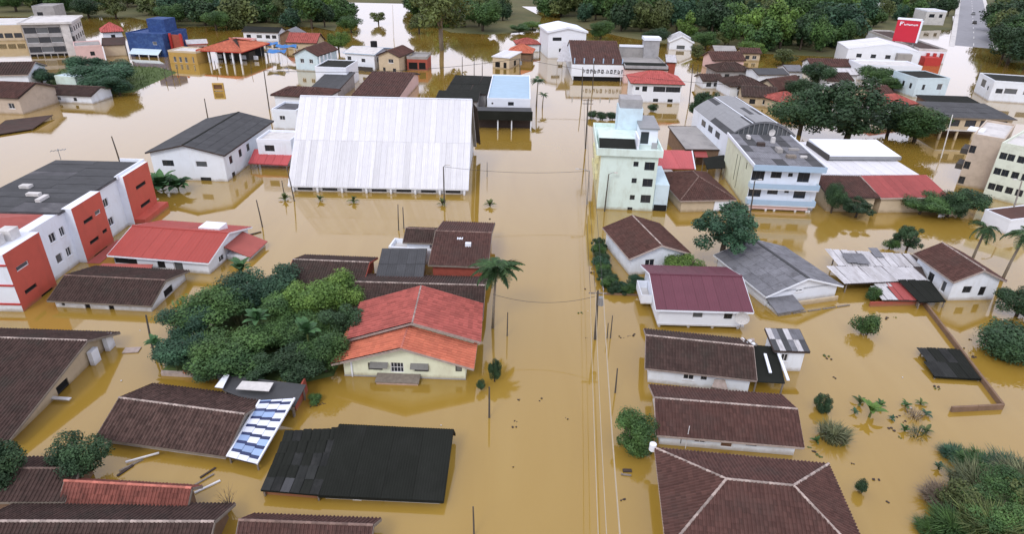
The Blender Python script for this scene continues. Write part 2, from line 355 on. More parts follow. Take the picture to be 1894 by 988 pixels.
X, Y, Z = Vector((1, 0, 0)), Vector((0, 1, 0)), Vector((0, 0, 1))
class Bld:
    """footprint from two eave corners seen in the photograph (front left, front right) at height z"""
    def __init__(s, name, label, A, B, z, d=None, C=None, ridge=None, frac=.5, cat='house', group=None, back=False, w=None, rz=None):
        a, b = W(*A, z), W(*B, z)
        xd = (b-a); xd.z = 0
        s.w = xd.length; xd.normalize()
        if rz is not None: xd = Vector((math.cos(R(rz)), math.sin(R(rz)), 0)); s.w = abs((b-a).dot(xd))
        if w: s.w = w
        yd = Vector((-xd.y, xd.x, 0))
        sg = -1 if back else 1
        if d is None and C is not None: d = abs((W(*C, z)-a).dot(yd))
        if d is not None and C is not None and ridge is not None: frac = (W(ridge[0], ridge[1], ridge[2])-a).dot(yd)/d
        s.frac = frac
        if d is None: d = abs((W(ridge[0], ridge[1], ridge[2])-a).dot(yd))/frac
        s.d = d; s.ze = z
        c = a+xd*s.w/2+yd*sg*d/2
        s.root = thing(name, label, cat, (c.x, c.y, 0), math.atan2(xd.y, xd.x), group)
        s.name = name
        s.inv = (Matrix.Translation((c.x, c.y, 0)) @ Matrix.Rotation(math.atan2(xd.y, xd.x), 4, 'Z')).inverted()
        print('BLD %-28s w %.1f d %.1f z %.1f at %.0f %.0f' % (name, s.w, s.d, z, c.x, c.y))
    def loc(s, px, py, z): return s.inv @ W(px, py, z)
    def part(s, name, b, mat, parent=None, label=None, smooth=False, fix=False):
        o = b.build(name, mat, parent or s.root, smooth, fix)
        if label: o['label'] = label
        return o
    def face(s, k, ins):
        l, r, f, bk = ins; w, d = s.w, s.d
        x0, x1, y0, y1 = -w/2+l, w/2-r, -d/2+f, d/2-bk
        return {'f': (Vector((x0, y0, 0)), X, -Y, x1-x0), 'r': (Vector((x1, y0, 0)), Y, X, y1-y0),
                'b': (Vector((x1, y1, 0)), -X, Y, x1-x0), 'l': (Vector((x0, y1, 0)), -Y, -X, y1-y0)}[k]
    def walls(s, mat, ov=.4, z0=-1.2, z1=None, op={}, gables=None, name='wall', only='frbl', rev=.12, fmats=None):
        ins = (ov,)*4 if not isinstance(ov, tuple) else ov
        s.ins = ins; z1 = s.ze if z1 is None else z1
        b = MB(); others = {}
        for k in only:
            P, u, n, L = s.face(k, ins)
            tgt = b
            if fmats and k in fmats: tgt = others.setdefault(fmats[k], MB())
            ops = []
            for e in op.get(k, []):
                t, zb, ww, hh = e[:4]; t = t*L
                ops.append((t-ww/2, t+ww/2, zb, zb+hh, e))
            xs = sorted({0, L, *[o[0] for o in ops], *[o[1] for o in ops]}); zs = sorted({z0, z1, *[o[2] for o in ops], *[o[3] for o in ops]})
            for i in range(len(xs)-1):
                for j in range(len(zs)-1):
                    cx, cz = (xs[i]+xs[i+1])/2, (zs[j]+zs[j+1])/2
                    if any(o[0] < cx < o[1] and o[2] < cz < o[3] for o in ops): continue
                    tgt.quad(P+u*xs[i]+Z*zs[j], P+u*xs[i+1]+Z*zs[j], P+u*xs[i+1]+Z*zs[j+1], P+u*xs[i]+Z*zs[j+1])
            if gables and k in gables: tgt.poly([P+Z*z1, P+u*L+Z*z1, P+u*L*gables[k][0]+Z*gables[k][1]])
            for o in ops:
                a, c, zb, zt, e = o
                for q0, q1 in (((a, zb), (c, zb)), ((c, zb), (c, zt)), ((c, zt), (a, zt)), ((a, zt), (a, zb))):
                    A0 = P+u*q0[0]+Z*q0[1]; A1 = P+u*q1[0]+Z*q1[1]
                    tgt.quad(A0, A1, A1-n*(rev+.06), A0-n*(rev+.06))
                kind = e[4] if len(e) > 4 else 'w'
                fm, pm = window_meshes(c-a, zt-zb, kind)
                p = P+u*(a+c)/2+Z*zb-n*rev
                mw = Matrix(((u.x, -n.x, 0, p.x), (u.y, -n.y, 0, p.y), (0, 0, 1, p.z), (0, 0, 0, 1)))
                wo_ = obj('door' if kind == 'door' else 'window', fm, s.root, mw); obj('pane', pm, wo_)
        o = s.part(name, b, mat)
        for mk, mb in others.items(): s.part(name, mb, mk)
        return o
    def _slopes(s, kind, rise, frac, hip):
        w, d, z = s.w, s.d, s.ze
        a, b_, c, e = Vector((-w/2, -d/2, z)), Vector((w/2, -d/2, z)), Vector((w/2, d/2, z)), Vector((-w/2, d/2, z))
        if kind == 'gx':
            y = -d/2+d*frac; r0, r1 = Vector((-w/2, y, z+rise)), Vector((w/2, y, z+rise))
            return [(a, b_, r1, r0), (c, e, r0, r1)], [(r0, r1)]
        if kind == 'gy':
            x = -w/2+w*frac; r0, r1 = Vector((x, -d/2, z+rise)), Vector((x, d/2, z+rise))
            return [(e, a, r0, r1), (b_, c, r1, r0)], [(r0, r1)]
        if kind == 'hx':
            r0, r1 = Vector((-w/2+hip, 0, z+rise)), Vector((w/2-hip, 0, z+rise))
            return [(a, b_, r1, r0), (b_, c, r1), (c, e, r0, r1), (e, a, r0)], [(r0, r1), (a, r0), (b_, r1), (c, r1), (e, r0)]
        if kind == 'hy':
            r0, r1 = Vector((0, -d/2+hip, z+rise)), Vector((0, d/2-hip, z+rise))
            return [(a, b_, r0), (b_, c, r1, r0), (c, e, r1), (e, a, r0, r1)], [(r0, r1), (a, r0), (b_, r0), (c, r1), (e, r1)]
        if kind == 'py':
            r = Vector((0, 0, z+rise)); return [(a, b_, r), (b_, c, r), (c, e, r), (e, a, r)], [(a, r), (b_, r), (c, r), (e, r)]
        if kind == 'sf':   # single slope, low side in front
            r1, r0 = Vector((w/2, d/2, z+rise)), Vector((-w/2, d/2, z+rise)); return [(a, b_, r1, r0)], []
        if kind == 'sr':   # low side right
            r0, r1 = Vector((-w/2, d/2, z+rise)), Vector((-w/2, -d/2, z+rise)); return [(b_, c, r0, r1)], []
        if kind == 'sb':
            r0, r1 = Vector((-w/2, -d/2, z+rise)), Vector((w/2, -d/2, z+rise)); return [(c, e, r0, r1)], []
        if kind == 'sl':
            r0, r1 = Vector((w/2, -d/2, z+rise)), Vector((w/2, d/2, z+rise)); return [(e, a, r0, r1)], []
    def roof(s, kind, rise, mat, cover='tile', frac=.5, hip=None, ridge='ridge_dark', fascia='wood_dark', th=.10, deck='wood_dark', tw=.30, tl=.42, sh=1.0, sr_=2, pitch=.3, skip=0, jit=0, only=None, name='roof', fh=.2, smats=None):
        hip = hip if hip is not None else min(s.w, s.d)/2
        sl, rg = s._slopes(kind, rise, frac, hip)
        s.rise = rise
        b = MB()
        for f in sl: b.prism(f, th)
        rf = s.part(name, b, deck if cover in ('tile', 'sheet') else mat)
        s.rf = rf
        tb = MB()
        for k, f in enumerate(sl):
            P0, P1 = f[0], f[1]; u = (P1-P0).normalized(); wd = (P1-P0).length
            top = f[2]; v = top-P0; sv = v-u*v.dot(u); L = sv.length; sdir = sv.normalized()
            if cover == 'tile':
                xa = (f[3]-P0).dot(u) if len(f) == 4 else (f[2]-P0).dot(u)
                xb = (f[2]-P0).dot(u)
                slope_tiles(tb, P0, u, sdir, L, lambda q, xa=xa, L=L: xa*q/L, lambda q, xb=xb, wd=wd, L=L: wd+(xb-wd)*q/L, tw, tl)
            elif cover == 'sheet':
                if only and k not in only: continue
                nc = max(1, int(round(wd/sh)))
                lay_sheets(rf, P0, u, sdir, wd, L, nc, sr_, smats or mat, pitch, skip, jit)
        if cover == 'tile':
            t = tb.build('roof_tiles', mat, rf); t['kind'] = 'stuff'
        if ridge and rg:
            for p0, p1 in rg:
                if cover == 'tile': ridge_caps(rf, p0, p1, ridge)
                else:
                    q = MB(); q.bar(p0+Z*.07, p1+Z*.07, .34, .09); s.part('ridge_cap', q, ridge, rf)
        if fascia:
            q = MB()
            for f in sl:
                n = len(f)
                for i in range(n):
                    p, r = Vector(f[i]), Vector(f[(i+1) % n])
                    if any((p-a).length < .01 and (r-c).length < .01 or (p-c).length < .01 and (r-a).length < .01 for a, c in rg): continue
                    cen = Vector((0, 0, 0)); mid = (p+r)/2; dr = (r-p).normalized(); o = dr.cross(Z).normalized()
                    q.bar(p+o*.02-Z*.04, r+o*.02-Z*.04, .05, fh)
            s.part('fascia', q, fascia, rf)
        return rf
    def flat(s, z, mat='felt', par=.5, pmat='white', th=.25, over=.0, pw=.2):
        w, d = s.w/2+over, s.d/2+over
        b = MB(); b.box(-w, w, -d, d, z-th, z); rf = s.part('roof', b, mat)
        if par:
            q = MB(); w2, d2 = w+.01, d+.01
            q.box(-w2, w2, -d2, -d2+pw, z-th-.02, z+par); q.box(-w2, w2, d2-pw, d2, z-th-.02, z+par)
            q.box(-w2, -w2+pw, -d2+pw, d2-pw, z-th-.02, z+par); q.box(w2-pw, w2, -d2+pw, d2-pw, z-th-.02, z+par)
            s.part('parapet', q, pmat, rf)
        s.rf = rf
        return rf
    def box(s, name, x0, x1, y0, y1, z0, z1, mat, parent=None, label=None):
        b = MB(); b.box(x0, x1, y0, y1, z0, z1); return s.part(name, b, mat, parent, label)
    def posts(s, xs, y, z0, z1, mat='white_clean', r=.12, name='post'):
        for x in xs: s.box(name, x-r, x+r, y-r, y+r, z0, z1, mat)
def gable_house(name, label, A, B, z, rise, kind, rmat, wmat, ov=.45, frac=.5, op={}, cover='tile', cat='house', z0=-1.2, roofkw={}, group=None, fm=None, **kw):
    h = Bld(name, label, A, B, z, frac=frac, cat=cat, group=group, **kw)
    frac = h.frac
    half = (h.d if kind in ('gx', 'hx') else h.w)*max(frac, 1-frac)
    if kind[0] == 'h' or kind == 'py': half = min(h.w, h.d)/2
    z1 = z+rise*ov/half-.06
    g = None
    if kind == 'gx': g = {'l': (1-frac, z+rise-.06), 'r': (frac, z+rise-.06)}
    if kind == 'gy': g = {'f': (frac, z+rise-.06), 'b': (1-frac, z+rise-.06)}
    h.walls(wmat, ov, z0, z1, op, g, fmats=fm)
    h.roof(kind, rise, rmat, cover, frac, **roofkw)
    return h
def shed_house(name, label, A, B, z, rise, kind, rmat, wmat, ov=.3, op={}, cover='sheet', cat='house', z0=-1.2, roofkw={}, group=None, **kw):
    h = Bld(name, label, A, B, z, cat=cat, group=group, **kw)
    h.walls(wmat, ov, z0, z-.06, op)
    # close the wedge under the slope
    b = MB(); w, d = h.w/2-ov, h.d/2-ov
    zz = lambda x, y: z-.06+{'sf': rise*(y+h.d/2)/h.d, 'sb': rise*(h.d/2-y)/h.d, 'sr': rise*(h.w/2-x)/h.w, 'sl': rise*(x+h.w/2)/h.w}[kind]
    c = [(-w, -d), (w, -d), (w, d), (-w, d)]
    for i in range(4):
        p, q = c[i], c[(i+1) % 4]
        b.quad((*p, z-.07), (*q, z-.07), (*q, zz(*q)), (*p, zz(*p)))
    h.part('wall', b, wmat)
    h.roof(kind, rise, rmat, cover, **roofkw)
    return h
def block(name, label, A, B, z, mat, op={}, roofmat='felt', par=.4, pmat=None, z0=-1.2, cat='building', group=None, **kw):
    h = Bld(name, label, A, B, z, cat=cat, group=group, **kw)
    h.walls(mat, .02, z0, z-.2, op)
    h.flat(z, roofmat, par, pmat or mat)
    return h
#@@LIB_END
# ------------------------------------------------------------------ ground, water, roads
def sheet_obj(name, pts, mat, z=None):
    b = MB(); b.poly([(p.x, p.y, p.z if z is None else z) for p in pts]); o = b.build(name, mat); return structure(o)
def water_mat():
    m = bpy.data.materials.new('flood_water'); m.use_nodes = True; n, l = m.node_tree.nodes, m.node_tree.links
    bs = n['Principled BSDF']; bs.inputs['Roughness'].default_value = .035; bs.inputs['IOR'].default_value = 1.40; bs.inputs['Coat Weight'].default_value = 1.0; bs.inputs['Coat IOR'].default_value = 1.42; bs.inputs['Coat Roughness'].default_value = .03
    tc = n.new('ShaderNodeTexCoord')
    nz = n.new('ShaderNodeTexNoise'); nz.inputs['Scale'].default_value = .035; nz.inputs['Detail'].default_value = 6; nz.inputs['Distortion'].default_value = .6
    l.new(tc.outputs['Object'], nz.inputs['Vector'])
    r = n.new('ShaderNodeValToRGB'); r.color_ramp.elements[0].position = .35; r.color_ramp.elements[1].position = .68
    r.color_ramp.elements[0].color = (.305, .190, .030, 1); r.color_ramp.elements[1].color = (.338, .222, .048, 1)
    mp = n.new('ShaderNodeMapping'); mp.inputs['Scale'].default_value = (.22, .028, 1); mp.inputs['Rotation'].default_value = (0, 0, R(6)); l.new(tc.outputs['Object'], mp.inputs['Vector'])
    n3 = n.new('ShaderNodeTexNoise'); n3.inputs['Scale'].default_value = 1.0; n3.inputs['Detail'].default_value = 7; n3.inputs['Distortion'].default_value = 1.2; l.new(mp.outputs[0], n3.inputs['Vector'])
    av = n.new('ShaderNodeMath'); av.operation = 'MULTIPLY_ADD'; av.inputs[1].default_value = .55; l.new(n3.outputs['Fac'], av.inputs[0])
    hv = n.new('ShaderNodeMath'); hv.operation = 'MULTIPLY'; hv.inputs[1].default_value = .45; l.new(nz.outputs['Fac'], hv.inputs[0]); l.new(hv.outputs[0], av.inputs[2])
    l.new(av.outputs[0], r.inputs[0]); l.new(r.outputs[0], bs.inputs['Base Color'])
    rr = n.new('ShaderNodeMapRange'); rr.inputs[1].default_value = .4; rr.inputs[2].default_value = .7; rr.inputs[3].default_value = .03; rr.inputs[4].default_value = .10; l.new(n3.outputs['Fac'], rr.inputs[0]); l.new(rr.outputs[0], bs.inputs['Coat Roughness']); l.new(rr.outputs[0], bs.inputs['Roughness'])
    n2 = n.new('ShaderNodeTexNoise'); n2.inputs['Scale'].default_value = .55; n2.inputs['Detail'].default_value = 3
    l.new(tc.outputs['Object'], n2.inputs['Vector'])
    b = n.new('ShaderNodeBump'); b.inputs['Strength'].default_value = .05; b.inputs['Distance'].default_value = .04
    l.new(n2.outputs['Fac'], b.inputs['Height']); l.new(b.outputs[0], bs.inputs['Normal']); l.new(b.outputs[0], bs.inputs['Coat Normal'])
    MATS['flood_water'] = m
water_mat()
b = MB(); b.quad((-900, -120, 0), (900, -120, 0), (900, 700, 0), (-900, 700, 0))
structure(b.build('flood_water', 'flood_water'))
def gz(x, y):
    z = -2.6
    if y > 330: z += min(1, (y-330)/60)*3.0
    if y > 600: z += (1-math.cos(min(1, (y-600)/900)*math.pi))*22*(1+.35*math.sin(x*.004+1)+.2*math.sin(x*.011))
    return z
b = MB(); xs = [-6000, -3500, -2200]+[-1400+200*i for i in range(15)]+[2200, 3500, 6000]
ys = [-900, -300, 0, 150, 300, 330, 360, 400, 500, 600, 700, 800, 950, 1100, 1300, 1500, 2200, 4000, 7000]
idx = {}
for i, x in enumerate(xs):
    for j, y in enumerate(ys): idx[i, j] = len(b.v); b.v.append((x, y, gz(x, y)))
for i in range(len(xs)-1):
    for j in range(len(ys)-1): b.f.append((idx[i, j], idx[i+1, j], idx[i+1, j+1], idx[i, j+1])); b.t.append(.5)
structure(b.build('ground', 'field', smooth=True))
def land(name, pix, mat, h=.25):
    pts = [W(*p) for p in pix]
    b = MB(); c = sum(pts, Vector())/len(pts); n = len(pts)
    inner = [c+(p-c)*.9+Z*h for p in pts]; out = [p-Z*.3 for p in pts]
    b.poly(inner)
    for i in range(n): b.quad(out[i], out[(i+1) % n], inner[(i+1) % n], inner[i])
    return structure(b.build(name, mat, fix=True))
land('riverbank', [(-120, 30), (230, 32), (330, 52), (430, 50), (600, 52), (640, 60), (650, 30), (620, 12), (520, -20), (-120, -20)], 'field', .15)
land('riverbank', [(770, 40), (830, 62), (905, 66), (1000, 60), (1010, 30), (930, -10), (770, 10)], 'field', .15)
land('riverbank', [(1010, 42), (1130, 70), (1240, 88), (1330, 86), (1420, 105), (1560, 112), (1600, 60), (1790, 56), (1780, 10), (1500, -20), (1010, -10)], 'field', .15)
land('riverbank', [(1820, 60), (1850, 120), (2050, 130), (2150, 20), (1830, 14)], 'field', .15)
land('garden_bed', [(285, 690), (330, 640), (440, 560), (520, 545), (660, 560), (650, 640), (625, 700), (560, 715), (420, 700)], 'grass', .2)
land('garden_bank', [(70, 150), (150, 182), (250, 172), (335, 133), (300, 124), (190, 120), (110, 128)], 'grass', .25)
# road to the bridge, kerbs, lane line, two cars
rp = [W(1776, 92), W(1826, 92), W(1817, 12), W(1777, 12)]
dirv = ((rp[3]+rp[2])/2-(rp[0]+rp[1])/2); Lr = dirv.length; dirv.normalize(); side = Vector((dirv.y, -dirv.x, 0)); rc = (rp[0]+rp[1])/2
hwid = 6.5
def ramp_pt(t, s, dz=0): return rc+dirv*(t*Lr)+side*s+Z*(min(.9, -.25+t*6)+dz)
b = MB()
ts = [-.05, .02, .1, .3, .6, 1, 1.6]
for t0, t1 in zip(ts, ts[1:]): b.quad(ramp_pt(t0, -hwid), ramp_pt(t0, hwid), ramp_pt(t1, hwid), ramp_pt(t1, -hwid))
road = structure(b.build('road', 'asphalt'))
for sg in (-1, 1):
    b = MB()
    for t0, t1 in zip(ts, ts[1:]):
        o0, o1 = hwid*sg, (hwid+2)*sg
        a, c, d, e = ramp_pt(t0, o0, .14), ramp_pt(t0, o1, .14), ramp_pt(t1, o1, .14), ramp_pt(t1, o0, .14)
        b.prism([a, c, d, e] if sg > 0 else [c, a, e, d], .5)
    structure(b.build('pavement', 'light_concrete'))
for k in range(16):
    b = MB(); t0 = .06+k*.09; b.quad(ramp_pt(t0, -.12, .006), ramp_pt(t0, .12, .006), ramp_pt(t0+.03, .12, .006), ramp_pt(t0+.03, -.12, .006))
    b.build('lane_mark', 'road_paint', road)
def car(label, pos, rz, mat, name='parked_car', group=None):
    r = thing(name, label, 'car', pos, rz, group)
    b = MB()   # length along y
    prof = [(-2.1, .35), (-2.1, .85), (-1.25, .95), (-.6, 1.45), (.9, 1.45), (1.5, .98), (2.1, .9), (2.1, .35)]
    n = len(prof); hw = .85
    L = [(-hw if z < 1.2 else -.68, y, z) for y, z in prof]; Q = [(-x, y, z) for x, y, z in L]
    b.poly(L); b.poly(Q[::-1])
    for i in range(n): b.quad(L[i], Q[i], Q[(i+1) % n], L[(i+1) % n])
    b.build('body', mat, r, fix=True)
    for nm, p in (('windscreen', [(-.7, -1.2, 1.0), (.7, -1.2, 1.0), (.6, -.65, 1.42), (-.6, -.65, 1.42)]), ('rear_window', [(-.6, .97, 1.42), (.6, .97, 1.42), (.7, 1.47, 1.02), (-.7, 1.47, 1.02)])):
        q = MB(); nrm = Vector((0, -.03 if nm == 'windscreen' else .03, .03)); q.prism([Vector(v)+nrm for v in p], .02); q.build(nm, 'glass', r)
    for x in (-.8, .8):
        for y in (-1.35, 1.35):
            q = MB(); q.tube([(x-.1, y, .32), (x+.1, y, .32)], [.32, .32], 10); q.build('wheel', 'dark', r)
rzc = math.atan2(dirv.y, dirv.x)-math.pi/2
p = W(1801, 47); car('dark car driving on the grey bridge road, nearer of the two', (p.x, p.y, .9), rzc, 'frame_dark', 'car')
p = W(1799, 30); car('pale car driving on the grey bridge road, farther of the two', (p.x, p.y, .9), rzc, 'metal_grey', 'car')

# ------------------------------------------------------------------ buildings, near to far, left half
WIN = lambda *t: list(t)
# cream house with red roof
h = gable_house('cream_house', 'cream house with orange gable porch roof and stepped red tile roof, beside tall palm', (613, 675), (876, 684), 1.85, 2.05, 'gy', 'tile_orange', 'cream', ov=.85, d=6.2,
    op={'f': [(.26, .75, 1.35, .85, 'shut'), (.44, .55, 1.25, 1.15, 'grid'), (.64, .75, 1.35, .85, 'shut'), (.945, .9, .6, .7, 'shut')], 'r': [(.5, .6, 1.2, 1, 'w')]},
    roofkw=dict(ridge='ridge_red', fascia='ridge_white', tw=.40, tl=.46))
for x in (-2.35, 1.45):   # tilted awnings above the windows
    b = MB(); b.prism([(x-.85, -h.d/2+.86, 1.72), (x-.85, -h.d/2+.35, 1.38), (x+.85, -h.d/2+.35, 1.38), (x+.85, -h.d/2+.86, 1.72)], .05); h.part('awning', b, 'shutter')
b = MB(); b.prism([(-2.6, -h.d/2+.80, .50), (-2.6, -h.d/2-.35, .34), (1.5, -h.d/2-.35, .34), (1.5, -h.d/2+.80, .50)], .12); h.part('porch_roof', b, 'wood_grey')
h.box('porch_rail', -2.5, 1.4, -h.d/2-.30, -h.d/2-.22, -.6, .30, 'pink_paint')
h.box('drain_pipe', -h.w/2+1.55, -h.w/2+1.68, -h.d/2+.70, -h.d/2+.84, -.5, 1.8, 'white_clean')
h.box('plinth', -h.w/2+.82, h.w/2-.82, -h.d/2+.80, -h.d/2+.84, -.5, .12, 'grey_wall')
cb = h
h2 = Bld('cream_house_rear', 'x', (640, 631), (889, 634), 2.6, C=(677, 561))
# rear, higher roof belongs to the same house
h2.roof('gy', 2.1, 'tile_red', 'tile', ridge='ridge_white', fascia='ridge_white', tw=.46, tl=.5)
h2.walls('cream', .7, -1, 2.7, {}, {'f': (.5, 4.55), 'b': (.5, 4.55)})
rt = h2.root
for o in list(rt.children):
    mw = Matrix.Translation(rt.location) @ Matrix.Rotation(rt.rotation_euler.z, 4, 'Z')
    pm = Matrix.Translation(cb.root.location) @ Matrix.Rotation(cb.root.rotation_euler.z, 4, 'Z')
    o.parent = cb.root; o.matrix_local = pm.inverted() @ mw @ o.matrix_local
bpy.data.objects.remove(rt)
# dark tile roof house behind it
h = gable_house('tiled_house', 'long dark tile roof with pale ridge directly behind the red roofed cream house', (640, 585), (893, 592), 1.3, 1.5, 'gx', 'tile_dark', 'brown_wall', ridge=(676, 523, 2.8), roofkw=dict(ridge='ridge_white', fascia='ridge_white'))
shed_house('sheet_roof_shed', 'dark grey sheet roof sloping between brown roofs behind cream house', (694, 520), (782, 520), 1.6, 1.0, 'sf', 'sheet_dark', 'brown_wall', C=(734, 474), roofkw=dict(sh=1.1, sr_=2, ridge=None))
h = gable_house('brown_roof_house', 'brown roofed house with red brick wall and two roof hatches beside palm', (792, 491), (903, 495), 2.4, 1.5, 'gx', 'tile_brown', 'brick_red', ridge=(806, 428, 3.9), roofkw=dict(ridge='ridge_dark', fascia='wood_grey'))
for px, py in ((866, 453), (851, 444)):
    q = h.loc(px, py, 3.45); h.box('roof_hatch', q.x-.35, q.x+.35, q.y-.25, q.y+.25, 3.0, 3.72, 'white_clean')
h = gable_house('brown_roof_annex', 'small dark brown tile roof left of the hatched brown roof with white porch', (745, 449), (800, 451), 2.5, .9, 'gx', 'tile_dark', 'white', ridge=(750, 423, 3.4), roofkw=dict(ridge='ridge_dark', fascia='wood_grey'))
h = Bld('white_terrace', 'flat white terrace roof with low parapet in front of small brown roof', (719, 462), (803, 469), 1.7, d=2.6, cat='building')
h.walls('white', .02, -1, 1.5, {'f': [(.3, .3, 1, .8, 'w')]}); h.flat(1.6, 'light_concrete', .55, 'white_clean')
# roof house left, behind the garden
h = gable_house('tiled_house', 'brown tile house with brick gable end above the leafy garden', (520, 532), (668, 538), 1.3, 1.3, 'gx', 'tile_dark', 'brick_red', ridge=(547, 481, 2.6), C=(583, 473), roofkw=dict(ridge='ridge_white', fascia='brick_red'))
# long brown roof with translucent carport
h = gable_house('worn_tile_house', 'long low house with speckled worn brown tiles and pale ridge beside translucent carport', (176, 812), (418, 846), .75, 1.45, 'gx', 'tile_worn', 'white', ridge=(211, 736, 2.2), C=(260, 708),
    op={'f': [(.52, .05, .25, .5, 'open'), (.56, .05, .25, .5, 'open'), (.76, .05, .25, .5, 'open'), (.80, .05, .25, .5, 'open')]}, roofkw=dict(ridge='ridge_white', fascia='wood_grey'))
# carport of translucent panels
def slab_thing(name, label, cat, pts, mat, th=.08, group=None, posts=True, pmat='wood_grey'):
    P = [W(*p) for p in pts]; c = sum(P, Vector())/len(P)
    r = thing(name, label, cat, (c.x, c.y, 0), 0, group)
    b = MB(); b.prism([(p.x-c.x, p.y-c.y, p.z) for p in P], th); rf = b.build('roof', mat, r, fix=True)
    if posts:
        for p in P:
            q = c+(p-c)*.93; b = MB(); b.box(q.x-c.x-.06, q.x-c.x+.06, q.y-c.y-.06, q.y-c.y+.06, -1, p.z-th*.5-.03*0, .5); b.build('post', pmat, r)
    return r, rf, c
def panels(r, rf, c, pts, nc, nr, mats, seed, pitch=.3, skip=0, jit=0, up=.05):
    """individual sheets laid on a four-cornered roof: pts = low left, low right, high right, high left"""
    rng = random.Random(seed); P = [W(*p)-Vector((c.x, c.y, 0)) for p in pts]
    for j in range(nr):
        for i in range(nc):
            if rng.random() < skip: continue
            f = lambda a, t: (P[0]*(1-a)+P[1]*a)*(1-t)+(P[3]*(1-a)+P[2]*a)*t
            a0, a1, t0, t1 = i/nc, (i+1)/nc, j/nr, (j+1)/nr
            p0, p1, p3 = f(a0, t0), f(a1, t0), f(a0, t1)
            u = p1-p0; sw = u.length; u.normalize(); s_ = p3-p0; sl = s_.length; n = u.cross(s_).normalized()
            if n.z < 0: n = -n
            s2 = n.cross(u).normalized()
            g = rng.uniform(-jit, jit); u, s2 = u*math.cos(g)+s2*math.sin(g), s2*math.cos(g)-u*math.sin(g)
            mt = mats if isinstance(mats, str) else mats[(i*3+j*5+rng.randint(0, 2)) % len(mats)]
            p = p0+n*(up+.012*((i+j) % 2)+rng.uniform(0, .03))
            me = sheet_mesh(round(sw-.02, 1), round(abs(s_.dot(s2))+.05, 1), mt, pitch)
            obj('roof_sheet', me, rf, Matrix(((u.x, s2.x, n.x, p.x), (u.y, s2.y, n.y, p.y), (u.z, s2.z, n.z, p.z), (0, 0, 0, 1))))
cpts = [(420, 846, .8), (475, 860, .8), (545, 738, 1.7), (481, 742, 1.7)]
r, rf, c = slab_thing('carport', 'carport roof of blue and white translucent panels in stripes next to worn brown tile roof', 'carport', cpts, 'wood_dark')
rngc = random.Random(3); Pc = [W(*p)-Vector((c.x, c.y, 0)) for p in cpts]
fc = lambda a, t: (Pc[0]*(1-a)+Pc[1]*a)*(1-t)+(Pc[3]*(1-a)+Pc[2]*a)*t
for i in range(3):
    t0 = -.018*i
    k = 0
    while t0 < .99:
        dt = .095 if k % 2 == 0 else .045
        ta, tb_ = max(0, t0), min(1, t0+dt)
        if tb_-ta > .01:
            q = MB(); g = .006; q.prism([fc(i/3+g, ta+.002)+Z*.07, fc((i+1)/3-g, ta+.002)+Z*.07, fc((i+1)/3-g, tb_-.002)+Z*.07, fc(i/3+g, tb_-.002)+Z*.07], .03)
            q.build('roof_panel', rngc.choice(['poly_white', 'poly_white', 'poly_white', 'poly_white', 'poly_blue']) if k % 2 == 0 else 'poly_navy', rf)
        t0 += dt; k += 1
for e in ((0, 3), (1, 2)):
    b = MB(); b.bar(W(*cpts[e[0]])-Vector((c.x, c.y, -.05)), W(*cpts[e[1]])-Vector((c.x, c.y, -.05)), .14, .16); b.build('edge_trim', 'white_clean', rf)
q = [(478, 748, 1.0), (545, 752, 1.3), (566, 712, 1.7), (400, 692, 1.3), (412, 722, 1.2)]
r, rf, c = slab_thing('shed_roof', 'dark flat shed roof with brick edge behind the translucent carport', 'shed', q, 'sheet_dark')
b = MB(); b.bar(W(545, 752, .6)-Vector((c.x, c.y, 0)), W(566, 712, .9)-Vector((c.x, c.y, 0)), .15, 1.6); b.build('wall', 'brick_red', r)
q = [(436, 720, 1.75), (497, 724, 1.75), (506, 708, 1.95), (448, 705, 1.95)]
r, rf, c = slab_thing('roof_panel', 'pale grey sheet lying across dark roof near the garden', 'panel', q, 'light_concrete', .06, posts=False)
q = [(397, 716, 1.55), (412, 718, 1.55), (424, 694, 1.75), (416, 692, 1.75)]
r, rf, c = slab_thing('roof_panel', 'narrow white board tilted on roof edge below the garden', 'panel', q, 'white_clean', .06, posts=False)
# black roof pair
h = gable_house('black_roof_house', 'smooth black roofed low house standing alone in the water', (589, 918), (820, 929), .62, 1.45, 'gx', 'sheet_black', 'white', ov=.35, ridge=(642, 787, 2.07), frac=.85, cover='sheet',
    op={'f': [(.28, .1, .5, .4, 'w'), (.5, .02, .3, .5, 'open')]}, roofkw=dict(sh=2.4, sr_=1, ridge=None, fascia='sheet_black', pitch=.2))
q = [(482, 908, .75), (590, 917, .75), (634, 793, 1.75), (530, 798, 1.75)]
r, rf, c = slab_thing('patched_shed', 'patchwork shed roof of dark and grey sheets joined to the black roofed house', 'shed', q, 'sheet_black', .1)
panels(r, rf, c, q, 6, 5, ['sheet_black', 'sheet_black', 'sheet_char', 'sheet_char', 'sheet_black', 'sheet_char', 'sheet_dark'], 5, skip=.06, jit=.02, up=.03)
b = MB(); b.bar(W(487, 910, .2)-Vector((c.x, c.y, 0)), W(587, 918, .2)-Vector((c.x, c.y, 0)), .12, .9); b.build('wall', 'brick_red', r)
